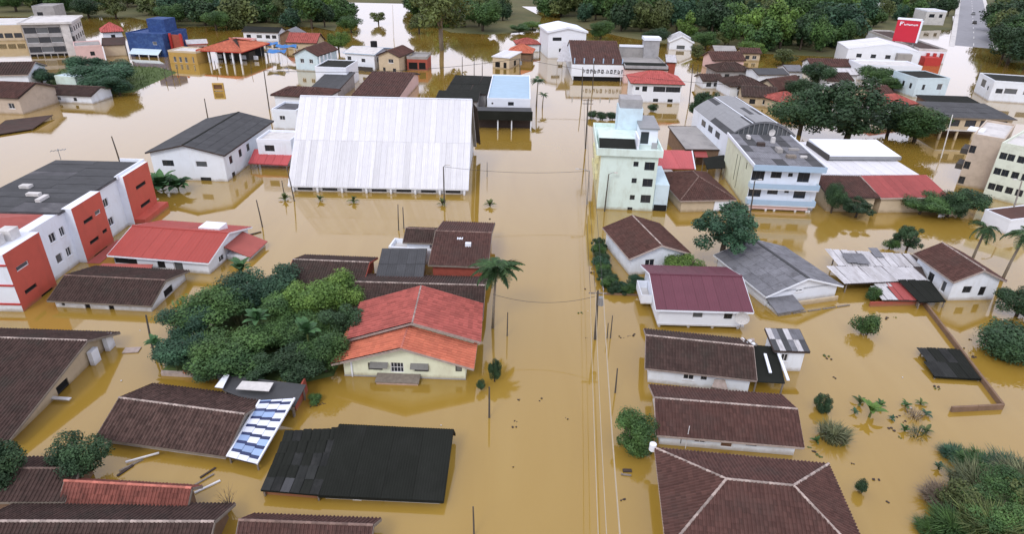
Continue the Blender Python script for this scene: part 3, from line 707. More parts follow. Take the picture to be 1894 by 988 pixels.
# big brown roof at left edge
h = Bld('big_brown_roof_house', 'large plain dark brown tile roof at the left edge with white gable posts', (-60, 800), (30, 800), 1.0, d=15.8, w=26); 
h.root.location = (-39.6-13, 47.0, 0); h.root.rotation_euler = (0, 0, R(-1)); h.inv = Matrix.Translation((-52.6, 47.0, 0)).inverted()
h.walls('tan', .9, -1, 1.1, {'r': [(.5, .0, 1.6, .8, 'open')]}, {'l': (.28, 2.9), 'r': (.72, 2.9)}, fmats={'r': 'tan'})
h.roof('gx', 2.0, 'tile_dark', 'tile', frac=.72, ridge='ridge_white', fascia='wood_grey')
for y in (6.6, 4.2): h.box('post', 12.3, 12.75, y-.5, y+.5, -1, 1.5, 'white_clean')
# low dark roof in front of orange block
h = gable_house('low_tiled_house', 'low dark tile roofed house with white wall bays in front of the orange block', (87, 557), (280, 567), 1.0, 1.3, 'gx', 'tile_dark', 'white', ridge=(116, 510, 2.3), C=(277, 498),
    op={'f': [(.08, .2, .4, .4, 'wd'), (.335, -.2, .6, 1.1, 'open'), (.585, -.2, .6, 1.1, 'open')], 'r': [(.5, .1, 1.8, .9, 'open')]}, roofkw=dict(ridge='ridge_dark', fascia='wood_grey'))
# red sheet roofed hall
h = gable_house('red_roof_house', 'white house under a smooth bright red sheet roof beside the orange block', (198, 473), (386, 488), 1.7, 1.6, 'gx', 'sheet_paintred', 'white', C=(240, 404), cover='sheet',
    op={'f': [(.12, .5, 3.0, .9, 'open'), (.5, .3, 1.0, 1.1, 'open'), (.68, .0, 1.2, 1.4, 'grey')], 'r': [(.3, .3, 1.2, .8, 'w')]}, roofkw=dict(sh=1.4, sr_=1, ridge='sheet_paintred', fascia='white_clean', pitch=.45))
q = h.loc(394, 420, 3); h.box('roof_box', q.x-1.4, q.x+1.4, q.y-1, q.y+1, 2.0, 3.3, 'white_clean')
b = MB(); b.prism([(h.w/2-.35, -1.2, 1.9), (h.w/2+2.9, -1.2, .7), (h.w/2+2.9, 3.6, .7), (h.w/2-.35, 3.6, 1.9)], .1); h.part('side_roof', b, 'tile_red')
h.box('side_wall', h.w/2-.3, h.w/2+2.5, -1, 3.4, -1, .75, 'white')
q = [(178, 497, .9), (278, 500, .9), (283, 489, 1.1), (190, 487, 1.1)]
r, rf, c = slab_thing('porch_roof', 'narrow red and pale porch roof in front of the bright red sheet roof', 'porch', q, 'tile_red', .1)

# ---- orange and white apartment block
r = thing('apartment_block', 'three storey white apartment block with protruding orange bays and stained flat roof', 'building', (-54, 76, 0), 0)
def rb(name, x0, x1, y0, y1, z0, z1, mat, par=r):
    b = MB(); b.box(x0, x1, y0, y1, z0, z1); return b.build(name, mat, par)
ob = Bld.__new__(Bld); ob.root = r; ob.w = 12.0; ob.d = 32.0; ob.ze = 7
# main body: x from -12 to 0 (world -66..-54), y -18..14
ob.inv = Matrix.Translation((-60, 76, 0)).inverted()
sh_ = thing('tmp', None, None)
def facade(y0, y1, x, mat, z1, ops, z0=-1.5, sides=True, depth=.6):
    """wall facing +x between y0 and y1 with recessed openings (y fraction, z, w, h, kind)"""
    f = Bld.__new__(Bld); f.root = r; f.w = 2*(x); f.d = y1-y0; f.ze = z1
    b = MB(); P = Vector((x, y0, 0)); u, n, L = Y, X, y1-y0
    f.face = lambda k, ins: (P, u, n, L)
    f.walls(mat, 0, z0, z1, {'r': ops}, only='r')
    if sides:
        q = MB(); q.quad((x-depth, y0, z0), (x, y0, z0), (x, y0, z1), (x-depth, y0, z1)); q.quad((x, y1, z0), (x-depth, y1, z0), (x-depth, y1, z1), (x, y1, z1)); q.quad((x-depth, y0, z1), (x, y0, z1), (x, y1, z1), (x-depth, y1, z1))
        q.build('bay_side', 'white_clean' if mat != 'white' else mat, r)
facade(7.0, 13.6, 1.0, 'orange_paint', 7.2, [(.55, 4.4, 2.6, .55, 'open'), (.55, 1.6, 2.6, .55, 'open')], depth=1.2)
facade(1.6, 7.0, 0.0, 'white', 7.0, [(.38, 4.2, 1.1, 1.15, 'w'), (.38, 1.5, 1.1, 1.15, 'w')], sides=False)
facade(-4.4, 1.6, 1.0, 'orange_paint', 7.2, [(.40, 4.5, 1.9, .5, 'open'), (.75, 4.6, 1.2, .6, 'grey'), (.40, 1.7, 1.9, .5, 'open'), (.80, 1.9, 1.0, .5, 'open'), (.5, -.5, 3, .7, 'open')], depth=1.2)
facade(-10.4, -4.4, 0.0, 'white', 7.0, [(.50, 4.2, 1.1, 1.15, 'w'), (.80, 4.2, .9, 1.15, 'w'), (.50, 1.5, 1.1, 1.15, 'grey'), (.80, 1.5, .9, 1.15, 'w'), (.10, 1.3, .9, 1.0, 'wd')], sides=False)
facade(-16.2, -10.4, 1.0, 'orange_paint', 6.9, [(.35, 4.3, 1.9, .55, 'grey'), (.35, 1.5, 1.9, .5, 'open'), (.7, -.4, 2.0, .7, 'open')], depth=1.2)
rb('wall', -12, -.2, -16.0, 13.4, -1.5, 6.9, 'white')
b = MB(); b.quad((-4, -16.21, -1.5), (1.0, -16.21, -1.5), (1.0, -16.21, 6.0), (-4, -16.21, 6.0)); b.build('side_wall', 'white', r)
for z in (.9, 3.2, 5.6): rb('floor_band', -4, 1.03, -16.35, -16.2, z, z+.18, 'red_paint')
# stained low pitched roof and red tile corner roof
b = MB(); b.prism([(-12.4, -5.5, 7.05), (.25, -5.5, 7.05), (.25, 13.8, 7.05), (-12.4, 13.8, 7.05)], .2)
rf = b.build('roof', 'felt', r)
def strip_roof():
    rng = random.Random(4)
    for i in range(12):
        for j in range(2):
            x0 = -12.2+j*6.2; y0 = -5.4+i*1.58
            me = sheet_mesh(1.55, 6.2, rng.choice(['sheet_dark', 'sheet_dark', 'sheet_dark', 'felt']), .34)
            obj('roof_sheet', me, rf, Matrix.Translation((x0+6.2, y0, 7.10+.02*((i+j) % 2))) @ Matrix.Rotation(R(90), 4, 'Z') @ Matrix.Rotation(R(rng.uniform(-.6, .6)), 4, 'Z'))
strip_roof()
rb('parapet', .25, .45, 6.8, 13.9, 6.9, 7.5, 'white_clean', rf)
rb('parapet', -3, .25, 13.7, 13.9, 6.9, 7.5, 'white_clean', rf)
for x, y, a, bb in ((-9, 2.5, 1.3, .9), (-4.3, -1.5, .6, 1.8), (-6.2, -.2, 1.6, .7)): rb('roof_curb', x-a/2, x+a/2, y-bb/2, y+bb/2, 7.1, 7.5, 'light_concrete', rf)
b = MB(); b.prism([(-13, -15.5, 6.9), (-1.6, -15.5, 6.9), (-3.5, -10, 8.3), (-13, -10, 8.3)], .15); b.prism([(-3.5, -10, 8.3), (-1.6, -5.5, 6.9), (-13, -5.5, 6.9), (-13, -10, 8.3)], .15); b.prism([(-1.6, -15.5, 6.9), (-1.6, -5.5, 6.9), (-3.5, -10, 8.3)], .15)
b.build('tile_roof', 'tile_red', r)
for x, y in ((-1.3, -14.0), (-.9, -12.2)): rb('water_tank', x-.7, x+.7, y-.7, y+.7, 6.9, 8.1, 'light_concrete', rf)
bpy.data.objects.remove(sh_)
rb('base_roof', .98, 2.6, -4.6, 2.2, -.2, .05, 'tile_red'); rb('base_roof', .98, 2.4, 7.2, 13.9, -.1, .9, 'orange_paint')
# ---- white two storey house with dark roof
h = Bld('two_storey_house', 'white two storey house with wide dark grey gable roof left of the white hall', (268, 283), (415, 288), 4.6, C=(522, 224))
zz = 4.6
h.walls('white', .5, -1, 4.6, {'f': [(.22, 2.35, 1.9, 1.0, 'wd'), (.68, 2.35, 1.9, 1.0, 'grey'), (.70, -.6, 1.8, 1.2, 'wd')], 'r': [(.12, 2.3, 1.2, 1.3, 'wd'), (.30, 2.3, 1.2, 1.3, 'wd'), (.46, 2.3, 1.2, 1.3, 'wd'), (.12, -.4, 1.2, 1.2, 'wd')]}, {'f': (.5, 5.9), 'b': (.5, 5.9)})
h.roof('gy', 1.5, 'sheet_dark', 'sheet', ridge='sheet_black', fascia='wood_dark', sh=1.2, sr_=4)
# annex with red awning
h = Bld('white_annex', 'white annex with square window above red awning against the hall', (478, 280), (540, 282), 2.6, d=6, cat='building')
h.w = 6; h.walls('white', .02, -1, 4.4, {'f': [(.35, 2.7, 1.7, 1.1, 'wd')]}); h.flat(4.5, 'light_concrete', .35, 'white_clean')
q = [(459, 302, 1.0), (532, 306, 1.0), (536, 277, 2.6), (470, 276, 2.6)]
r, rf, c = slab_thing('red_awning', 'sloping red sheet awning over water beside the white hall', 'awning', q, 'sheet_brightred', .08)
panels(r, rf, c, q, 5, 1, 'sheet_brightred', 2, pitch=.4)
h = block('white_annex', 'narrow white building with small window peeping out behind the hall', (502, 205), (548, 207), 3.8, 'white', {'f': [(.4, 2.0, 1.2, .9, 'w')]}, d=7)
# ---- the white hall
hl = Bld('hall', 'huge steep white corrugated roof of the hall with windows just above water', (533, 344), (866, 351), 1.0, ridge=(546, 177, 12.6), cat='hall')
nw = []
for i in range(7):
    t = (i+.5)/7; nw.append((t, .15, 2.4, .6, 'wd'))
hl.walls('white', .5, -1, 1.4, {'f': nw}, {'l': (.5, 12.4), 'r': (.5, 12.4)})
hl.roof('gx', 11.6, 'sheet_white', 'sheet', ridge='white_clean', fascia='white_clean', sh=.95, sr_=2, pitch=.32, deck='grey_wall')
for o in list(hl.rf.children):
    if o.name.startswith('roof_sheet') and o.location.z < 4 and random.random() < .8: o.data = sheet_mesh(hl.w/int(round(hl.w/.95))-.015, (o.data.vertices[2].co.y), 'sheet_white_worn', .32)
for i in range(8): hl.box('buttress', -hl.w/2+.5+i*(hl.w-1.3)/7, -hl.w/2+.8+i*(hl.w-1.3)/7, -hl.d/2+.05, -hl.d/2+.5, -1, .95, 'white_clean')
b = MB(); b.prism([(hl.w/2+.1, .4, 12.0), (hl.w/2+.9, .4, 11.0), (hl.w/2+.9, 10, 2.0), (hl.w/2+.1, 10, 2.5)], .2); hl.part('side_gutter', b, 'wood_dark')
# ---- shops behind the hall
h = Bld('open_shop', 'dark green fascia shop front on white columns right behind the hall', (878, 216), (985, 218), 2.9, d=8, cat='shop')
h.walls('wood_dark', (.2, .2, 2.5, .2), -1, 3, {}); h.box('fascia', -h.w/2, h.w/2, -h.d/2, -h.d/2+.2, 2.3, 4.2, 'sheet_black'); h.posts([-h.w/2+.4, -h.w*.1, h.w*.14, h.w/2-.3], -h.d/2+.5, -1, 2.3)
b = MB(); b.box(-h.w/2, h.w/2, -h.d/2+.2, h.d/2, 2.9, 3.1); h.part('roof', b, 'sheet_dark')
h = Bld('flat_house', 'white flat roofed house with light blue roof standing behind the dark shop front', (901, 184), (981, 186), 4.4, C=(908, 140), cat='house')
h.walls('white_clean', .02, -1, 4.3, {'f': [(.55, 3.2, 1.3, .8, 'wd'), (.12, 3.4, .4, .4, 'wd')]}); h.flat(4.5, 'sheet_blue', .3, 'white_clean')
h = shed_house('debris_roof_shed', 'black shed roof littered with debris left of the light blue flat roof', (822, 172), (900, 175), 3.0, .9, 'sf', 'sheet_black', 'grey_wall', C=(836, 145), roofkw=dict(sh=1.4, sr_=2, ridge=None, jit=.03))
h = shed_house('dark_lean_to', 'dark lean-to roof touching the back of the white hall', (804, 186), (884, 188), 3.2, .5, 'sf', 'sheet_black', 'grey_wall', C=(808, 171), roofkw=dict(sh=1.4, sr_=1, ridge=None))
h = gable_house('brown_barn', 'brown tile roof barn with pale right wall behind the middle of the hall', (650, 176), (738, 179), 2.6, 1.6, 'gx', 'tile_brown', 'pink_paint', ridge=(672, 132, 4.2), frac=.75, roofkw=dict(ridge='ridge_dark', tw=.6, tl=.8))
h = block('white_house', 'white two storey house with dark flat roof and one window behind the hall', (582, 124), (640, 126), 5.2, 'white_clean', {'f': [(.52, 2.5, 1.7, 1.0, 'w'), (.85, 2.6, .5, .8, 'wd')], 'r': [(.4, 2.4, 1, 1.2, 'wd')]}, 'sheet_black', .2, C=(590, 110), cat='house')
h = shed_house('dark_lean_to', 'dark grey lean-to roof in front of white flat roofed house', (570, 166), (625, 168), 2.2, 1.5, 'sf', 'sheet_dark', 'grey_wall', C=(583, 142), roofkw=dict(sh=1.3, sr_=1, ridge=None))
h = gable_house('plum_roof_house', 'low maroon hipped roof house touching the left corner of the hall', (500, 176), (602, 182), 3.2, 1.2, 'hx', 'tile_brown', 'white', ov=.6, d=9, roofkw=dict(ridge='ridge_dark', tw=.6, tl=.8))
h = gable_house('blue_gable_house', 'pale blue gabled house with brown roof beside blue tarpaulin', (541, 101), (588, 104), 4.4, 2.0, 'gy', 'tile_brown', 'pale_blue', d=13, op={'f': [(.3, 2.2, 1.2, 1.2, 'w'), (.7, 2.2, 1.2, 1.2, 'w')]}, roofkw=dict(ridge='ridge_dark', tw=.6, tl=.8))
for i in range(4): h.box('side_post', h.w/2+.0, h.w/2+.3, -6+i*2.3, -5.7+i*2.3, -1, 4.3, 'white_clean')
h = gable_house('white_tank_house', 'white house with black water tank on its roof and dark veranda', (634, 97), (693, 101), 4.6, 1.0, 'gx', 'light_concrete', 'white_clean', d=13, cover='plain', op={'f': [(.14, 1.8, 1.2, 1.8, 'wd'), (.62, 2.2, 1.2, 1.0, 'wd')], 'r': [(.2, 2.0, .8, 1.4, 'wd'), (.5, 2.0, 1, 1.2, 'wd')]}, roofkw=dict(ridge=None, fascia='blue_trim'))
b = MB(); b.tube([(1.5, 1, 5.3), (1.5, 1, 7.2)], [1.0, 1.0], 12); h.part('water_tank', b, 'dark'); h.box('veranda_rail', -h.w/2+.4, h.w/2-.6, -h.d/2-.9, -h.d/2-.7, -.4, 1.1, 'frame_dark')
h = gable_house('cream_gable_house', 'small cream two storey gabled house with brown roof near the big tree', (696, 103), (739, 106), 4.4, 1.6, 'gy', 'tile_brown', 'tan', d=11, op={'f': [(.6, 2.6, 1.6, 1.1, 'w'), (.25, .2, .8, 1, 'wd'), (.75, .1, 1, 1, 'wd')]}, roofkw=dict(ridge='ridge_dark', tw=.6, tl=.8), fm={'f': 'tan'})
h = block('half_built_house', 'dark cluttered half built brick house right of the cream gabled house', (752, 107), (790, 108), 3.6, 'brick_red', {'f': [(.3, .4, 2.6, 2, 'open'), (.75, .4, 2, 2, 'open')]}, 'concrete', .5, 'concrete', d=8)
h = gable_house('long_white_house', 'long white house with dark roof at forest edge, left of red roofs', (446, 58), (515, 60), 3.2, 1.4, 'gx', 'sheet_black', 'white_clean', d=8, cover='plain', op={'f': [(.15, 1, 1.6, 1.2, 'wd'), (.45, 1, 2, 1.2, 'grey'), (.7, 1, 1.6, 1.2, 'wd'), (.88, 1, 1.6, 1.2, 'wd')]}, roofkw=dict(ridge=None))
h = gable_house('grey_gable_shed', 'grey gabled shed at the forest edge beside long white house', (514, 65), (552, 66), 3.0, 2.0, 'gy', 'sheet_grey', 'brown_wall', d=9, cover='plain', roofkw=dict(ridge=None, fascia='sheet_grey'), cat='shed')
h = gable_house('red_tile_house', 'red tile roofed house at the forest edge behind blue tarpaulin', (528, 78), (586, 80), 2.4, 2.6, 'gx', 'tile_red', 'tan', d=9, op={'f': [(.3, .3, 1, 1, 'w'), (.7, .3, 1, 1, 'w')]}, roofkw=dict(ridge='ridge_dark', tw=.7, tl=.9))
# blue tarpaulin stalls
for i, (px, py, w_, lab) in enumerate([(512, 112, 5.5, 'sagging blue tarpaulin shelter on poles, nearest the water'), (530, 102, 6.5, 'bright blue tarpaulin shelter beside pale blue house'), (500, 97, 5.5, 'dark blue tarpaulin shelter at back of the stalls')]):
    p = W(px, py+3); r = thing('tarp_shelter', lab, 'shelter', (p.x, p.y, 0), R(8*i), )
    b = MB(); n = 6
    zz = lambda x, y: 3.4+.5*math.cos(x*1.1)*math.cos(y*.9)-.08*x*x*.2
    for a in range(n):
        for c in range(n):
            f = lambda i, j: (w_*(i/n-.5), 5*(j/n-.5), zz(w_*(i/n-.5), 5*(j/n-.5)))
            b.quad(f(a, c), f(a+1, c), f(a+1, c+1), f(a, c+1)); 
            g = lambda i, j: (f(i, j)[0], f(i, j)[1], f(i, j)[2]-.03); b.quad(g(a, c+1), g(a+1, c+1), g(a+1, c), g(a, c))
    b.build('tarpaulin', 'tarp_blue', r, True)
    for x in (-w_/2+.2, w_/2-.2):
        for y in (-2.3, 2.3): q = MB(); q.tube([(x, y, -1), (x, y, 3.2)], [.07, .06], 6); q.build('pole', 'frame_white', r)
# orange pavilion
h = Bld('pavilion', 'open pavilion with orange hipped roof on white columns', (362, 93), (447, 97), 3.6, C=(385, 75), cat='pavilion')
h.roof('hx', 2.6, 'tile_orange', 'tile', hip=h.d*.48, ridge='ridge_red', fascia='red_paint', tw=.6, tl=.8)
h.posts([-h.w/2+1+i*(h.w-2)/5 for i in range(6)], -h.d/2+.7, -1, 3.6, r=.2); h.posts([-h.w/2+1+i*(h.w-2)/3 for i in range(4)], h.d/2-.7, -1, 3.6, r=.2)
h.box('counter', -h.w/2+2, h.w/2-2, -1.5, 2.5, -1, 2.4, 'frame_dark'); h.box('rear_wall', -h.w/2+1.5, h.w/2-1.5, h.d/2-1.6, h.d/2-1.4, -1, 3.4, 'glass_grey')
for i in range(4): h.box('table_panel', -h.w/2+2.3+i*4, -h.w/2+3.7+i*4, -1.75, -1.51, .3, 1.5, 'white_clean')
h = block('yellow_house', 'low yellow ochre building with pale doors left of the orange pavilion', (310, 94), (362, 97), 3.4, 'yellow_wall', {'f': [(.2, .3, .9, 1.6, 'grey'), (.4, .3, .9, 1.6, 'grey'), (.6, .3, .9, 1.6, 'grey'), (.86, .3, .5, 1.8, 'grey')]}, 'light_concrete', .3, 'tan', d=7)
h = gable_house('pink_veranda_house', 'pink house with red railing between blue netted building and pavilion', (345, 82), (385, 80), 3.2, 1.0, 'gx', 'sheet_zinc', 'pink_paint', d=7, cover='plain', op={'f': [(.3, 1, 1.6, 1.3, 'wd'), (.7, 1, 1.6, 1.3, 'wd')]}, roofkw=dict(ridge=None, fascia='red_paint'))
h = block('red_roof_shop', 'red walled low shop right behind the orange pavilion', (414, 77), (458, 78), 3.6, 'red_paint', {'f': [(.3, 1, 3, 1.6, 'open'), (.7, 1, 3, 1.6, 'open')]}, 'tile_pinkred', .3, 'pink_paint', d=8)
# blue netted building
h = Bld('netted_building', 'building wrapped in dark blue netting with red posts at its right', (232, 62), (300, 65), 6.5, d=13, cat='building')
h.walls('net_blue', .02, -1, 6.5, {'f': [(.75, 3.5, 1.4, 1, 'grey'), (.78, .6, 1.6, 1.2, 'grey')]}); h.flat(6.6, 'net_blue', .3, 'net_blue'); h.box('tower', -2, 4, -1, 5, 6.6, 10.5, 'net_blue')
b = MB(); b.prism([(-5, -h.d/2-.02, 2.2), (-5, -h.d/2-2.4, .9), (5, -h.d/2-2.4, .9), (5, -h.d/2-.02, 2.2)], .1); h.part('awning', b, 'pale_blue'); h.posts([-4.8, -1.6, 1.6, 4.8], -h.d/2-2.2, -1, .85)
h2x = h.w/2
h.box('red_panel', h2x+.05, h2x+4.6, -h.d/2+3, -h.d/2+3.2, -1, 6.4, 'brick_red')
for x in (.4, 4.0): h.box('red_post', h2x+x, h2x+x+.6, -h.d/2+2.4, -h.d/2+2.9, -1, 6.8, 'red_paint')
# grey concrete building, white-pink neighbours
h = Bld('concrete_building', 'grey three storey concrete framed building with pale flat roof, top left', (38, 44), (128, 42), 9.6, d=17, cat='building')
ops = []
for k in range(3):
    for i in range(4): ops.append(((i+.5)/4+.02, 1.2+k*2.8, 3.2, 1.7, 'grey' if (i+k) % 2 else 'wd'))
h.walls('grey_wall', .02, -1, 9.4, {'f': ops+[((i+.5)/7, -.8, 1.6, 1.5, 'open') for i in range(7)], 'r': [((i+.5)/5, 4+k*2.7, 1.7, 1.5, 'wd') for i in range(5) for k in range(2)]}, fmats={'r': 'light_concrete'}); h.flat(9.7, 'light_concrete', .3, 'light_concrete', over=.8)
h.box('pillar', h.w/2-2.6, h.w/2-.3, -h.d/2-.25, -h.d/2-.0, -1, 9.3, 'light_concrete')
h = block('pink_house', 'pink lower house in front of grey concrete building with bush', (137, 87), (188, 84), 4.2, 'pink_paint', {'f': [(.6, 1.5, 1.2, 1.2, 'wd')]}, 'concrete', .3, d=10, cat='house')
h = gable_house('red_hip_house', 'small house with pinkish red hipped roof beside blue netted building', (187, 60), (228, 58), 6.0, 2.4, 'hx', 'tile_pinkred', 'white_clean', d=9, cover='tile', op={'f': [(.5, 4, 1.2, 1.2, 'wd')]}, roofkw=dict(ridge='ridge_red', tw=.7, tl=.9))
h = shed_house('brown_shed', 'weathered brown shed with pale skirting left of blue netting', (188, 84), (232, 82), 3.4, 1.2, 'sf', 'tile_dark', 'tan', d=8, cover='plain', cat='shed')
h = block('long_flat_building', 'long low building with white flat roof at top left edge', (-90, 46), (36, 44), 5.5, 'tan', {'f': [((i+.5)/7, 1, 2.4, 1.6, 'wd') for i in range(7)]}, 'light_concrete', .2, 'white_clean', d=16)
h = block('grey_tower_house', 'grey concrete house among the trees behind the pale flat roof', (58, 12), (98, 12), 8.5, 'grey_wall', {'f': [(.3, 5, 2, 1.6, 'wd')]}, 'concrete', .3, d=10)
# left edge houses
h = gable_house('dark_gable_house', 'dark roofed house with white gable at the left edge near grey building', (-40, 140), (52, 138), 3.8, 2.0, 'gx', 'tile_dark', 'white', d=12, roofkw=dict(ridge='ridge_dark', fascia='ridge_white', tw=.6, tl=.8))
h = gable_house('brown_gable_house', 'brown roofed pale house at the left edge by the water', (-60, 178), (34, 182), 3.6, 2.0, 'gx', 'tile_brown', 'beige', d=12, op={'f': [(.8, 1.2, 1.4, 1.2, 'w')]}, roofkw=dict(ridge='ridge_dark', tw=.6, tl=.8))
h = gable_house('hut', 'low house with dark roof and white walls beside round green trees', (86, 174), (168, 178), 1.9, 1.3, 'gx', 'tile_dark', 'white', d=8, op={'f': [(.2, .5, .8, .8, 'w'), (.6, .5, .8, .8, 'wd')]}, roofkw=dict(ridge='ridge_dark', tw=.5, tl=.7))
h = block('green_shed', 'pale green square shed among the round trees on the left bank', (100, 140), (138, 143), 2.6, 'mint', {}, 'pale_blue', .1, d=5, cat='shed')
q = [(-30, 252, .35), (60, 238, .35), (98, 212, .6), (10, 222, 1.0)]
r, rf, c = slab_thing('sunken_roof', 'dark roof barely above the pale water at the left edge', 'roof', q, 'tile_dark', .12)
# ------------------------------------------------------------------ buildings, right half
# hipped roof at bottom right
c0, c1 = W(1211, 830, 2.0), W(1532, 860, 2.0)
h = gable_house('hip_roof_house', 'large brown hipped tile roof with pale ridges, nearest the camera at bottom right', (1211, 830), (1532, 860), 2.0, 2.1, 'hx', 'tile_brown', 'white', d=9.6, back=True, ov=.6, op={'b': [(.3, .6, 1.2, 1, 'w')]}, roofkw=dict(ridge='ridge_white', fascia='ridge_white', tw=.27, tl=.38, hip=4.3))
b = MB(); b.tube([(-h.w/2-.15, h.d/2+.1, 1.75), (-h.w/2-.15, h.d/2+.1, 2.35)], [.28, .28], 10); h.part('corner_vent', b, 'white_clean')
# brown house with shutters
h = gable_house('brown_tile_house', 'brown tile house with white wall and brown shutters, second from the hipped roof', (1213, 806), (1487, 829), 1.3, 1.45, 'gx', 'tile_brown', 'white', ridge=(1208, 737, 2.75), C=(1204, 713), z0=-1.2,
    op={'f': [(.30, .45, .95, .75, 'w'), (.50, .2, 1.0, 1.0, 'door'), (.68, .6, .9, .6, 'wd'), (.16, .2, .08, 1.0, 'bare')]}, roofkw=dict(ridge='ridge_white', fascia='ridge_white', tw=.28, tl=.40))
b = MB(); b.tube([(-h.w/2+2.6, -h.d/2+.2, -1), (-h.w/2+2.6, -h.d/2+.2, 2.4)], [.035, .03], 6); h.part('antenna_mast', b, 'frame_white')
# dark roof two storey house
h = gable_house('dark_tile_house', 'dark brown tile house with white wall between plum roof and brown tile house', (1193, 682), (1400, 705), 1.85, 1.35, 'gx', 'tile_dark', 'white', ridge=(1190, 621, 3.2), C=(1188, 609),
    op={'f': [(.40, .75, 1.0, .8, 'w'), (.55, .95, .55, .7, 'wd')]}, roofkw=dict(ridge='ridge_white', fascia='ridge_white', tw=.28, tl=.40))
q = [(1316, 716, .9), (1347, 722, .7), (1341, 703, 1.4), (1322, 702, 1.4)]
r, rf, c = slab_thing('door_canopy', 'small pale canopy jutting below the dark tile roof', 'canopy', q, 'ridge_white', .08)
# grey sheet annex
h = shed_house('sheet_annex', 'white annex with striped grey corrugated roof right of the dark tile house', (1432, 650), (1498, 652), 2.5, .55, 'sf', 'sheet_zinc', 'white', C=(1388, 616), op={'f': [(.35, 1.1, .7, .9, 'w')]}, roofkw=dict(sh=.6, sr_=2, smats=['sheet_grey', 'sheet_grey', 'sheet_zinc', 'sheet_dark'], ridge=None))
q = [(1398, 706, 1.6), (1452, 709, 1.6), (1437, 642, 2.2), (1374, 636, 2.2)]
r, rf, c = slab_thing('dark_sheet_roof', 'dark flat sheet roof with a white plank beside the dark tile house', 'roof', q, 'sheet_black', .1)
for a, bq in (((1425, 690, 2.0), (1415, 655, 2.3)), ((1458, 704, 1.9), (1440, 655, 2.3))):
    b = MB(); b.bar(W(*a)-Vector((c.x, c.y, 0)), W(*bq)-Vector((c.x, c.y, 0)), .25, .12); b.build('plank', 'white_clean', rf)
# plum roof house
h = gable_house('plum_roof_house', 'white house with smooth plum red metal roof and side balcony', (1213, 574), (1394, 579), 2.55, 1.6, 'gx', 'sheet_plum', 'white_clean', ridge=(1206, 507, 4.15), frac=.5, cover='sheet', z0=.55, ov=.55,
    op={'f': [(.45, 1.35, 1.15, .85, 'grey'), (.80, 1.35, .9, .85, 'wd'), (.90, 1.35, .35, .85, 'wd')]}, roofkw=dict(sh=1.1, sr_=1, ridge='sheet_plum', fascia='white_clean', pitch=.28))
h.posts([-h.w/2+.8, -1.2, 1.4, h.w/2-1], -h.d/2+.9, -1, .6, r=.12, name='stilt'); h.box('floor_slab', -h.w/2+.5, h.w/2-.5, -h.d/2+.5, h.d/2-.5, .4, .56, 'light_concrete')
h.box('balcony_floor', -h.w/2-.75, -h.w/2+.5, -.9, 2.6, .8, .95, 'light_concrete')
for x0, x1, y0, y1 in ((-h.w/2-.75, -h.w/2-.65, -.9, 2.6), (-h.w/2-.65, -h.w/2+.5, -.9, -.8), (-h.w/2-.65, -h.w/2+.5, 2.5, 2.6)): h.box('balcony_rail', x0, x1, y0, y1, .95, 1.9, 'white_clean')
# brown gable
h = gable_house('gable_house', 'small brown tile gable house with white walls beside bright round bush', (1164, 480), (1278, 470), 2.5, 1.5, 'gy', 'tile_brown', 'white', C=(1150, 419), op={'f': [(.35, .9, 1.3, 1.1, 'w'), (.7, .9, .8, 1.1, 'w')]}, roofkw=dict(ridge='ridge_white', fascia='ridge_white'))
# grey warehouse
h = gable_house('grey_warehouse', 'grey sheet gable roofed warehouse with white gable front in the flooded yard', (1417, 550), (1560, 530), 1.5, 1.7, 'gy', 'sheet_grey', 'white_clean', C=(1379, 465), op={'f': [(.45, 1.3, 1.0, .5, 'w')]}, cover='sheet', roofkw=dict(sh=1.2, sr_=4, ridge='sheet_dark', fascia='white_clean', jit=.01))
b = MB(); b.prism([(-h.w/2+.4, -h.d/2-1.9, .45), (-h.w/2+4.0, -h.d/2-1.9, .45), (-h.w/2+4.0, -h.d/2+.45, 1.05), (-h.w/2+.4, -h.d/2+.45, 1.05)], .08); h.part('side_roof', b, 'sheet_grey'); h.box('side_wall', -h.w/2+.6, -h.w/2+3.8, -h.d/2-1.6, -h.d/2+.4, -1, .4, 'white'); h.box('front_wall', -h.w/2+3.6, h.w/2-.8, -h.d/2-.5, -h.d/2-.3, -.8, .55, 'tan')
for i in range(5): h.box('low_beam', -h.w/2+.6+i*2, -h.w/2+2.3+i*2, -h.d/2-1.9, -h.d/2-1.75, -.4, .12, 'wood_grey')
# corrugated roofs
q = [(1562, 526, 1.3), (1716, 519, 1.3), (1696, 472, 1.9), (1540, 462, 1.9)]
r, rf, c = slab_thing('corrugated_shed', 'weathered zinc corrugated shed roof next to the grey warehouse', 'shed', q, 'wood_dark', .1)
panels(r, rf, c, q, 11, 2, ['sheet_zinc'], 8, jit=.02)
for px_, py_, a_ in ((1562, 480, 2.6), (1580, 482, 1.6), (1612, 470, 1.2)):
    g_ = W(px_, py_, 1.9)-Vector((c.x, c.y, 0)); obj('roof_sheet', sheet_mesh(a_, 2.2, 'sheet_grey', .3), rf, Matrix.Translation(g_+Z*.06-Y*1.0) @ Matrix.Rotation(R(7), 4, 'X'))
q = [(1632, 556, .8), (1702, 557, .8), (1672, 510, 1.3), (1607, 506, 1.3)]
r, rf, c = slab_thing('lean_to_roof', 'lean-to of white and red sheets above brick wall', 'shed', q, 'wood_dark', .08)
panels(r, rf, c, [q[0], (1662, 556, .8), (1640, 508, 1.3), q[3]], 3, 2, ['sheet_zinc'], 9, jit=.05)
panels(r, rf, c, [(1662, 556, .8), q[1], q[2], (1640, 508, 1.3)], 4, 1, ['sheet_red'], 10, jit=.04, up=.06)
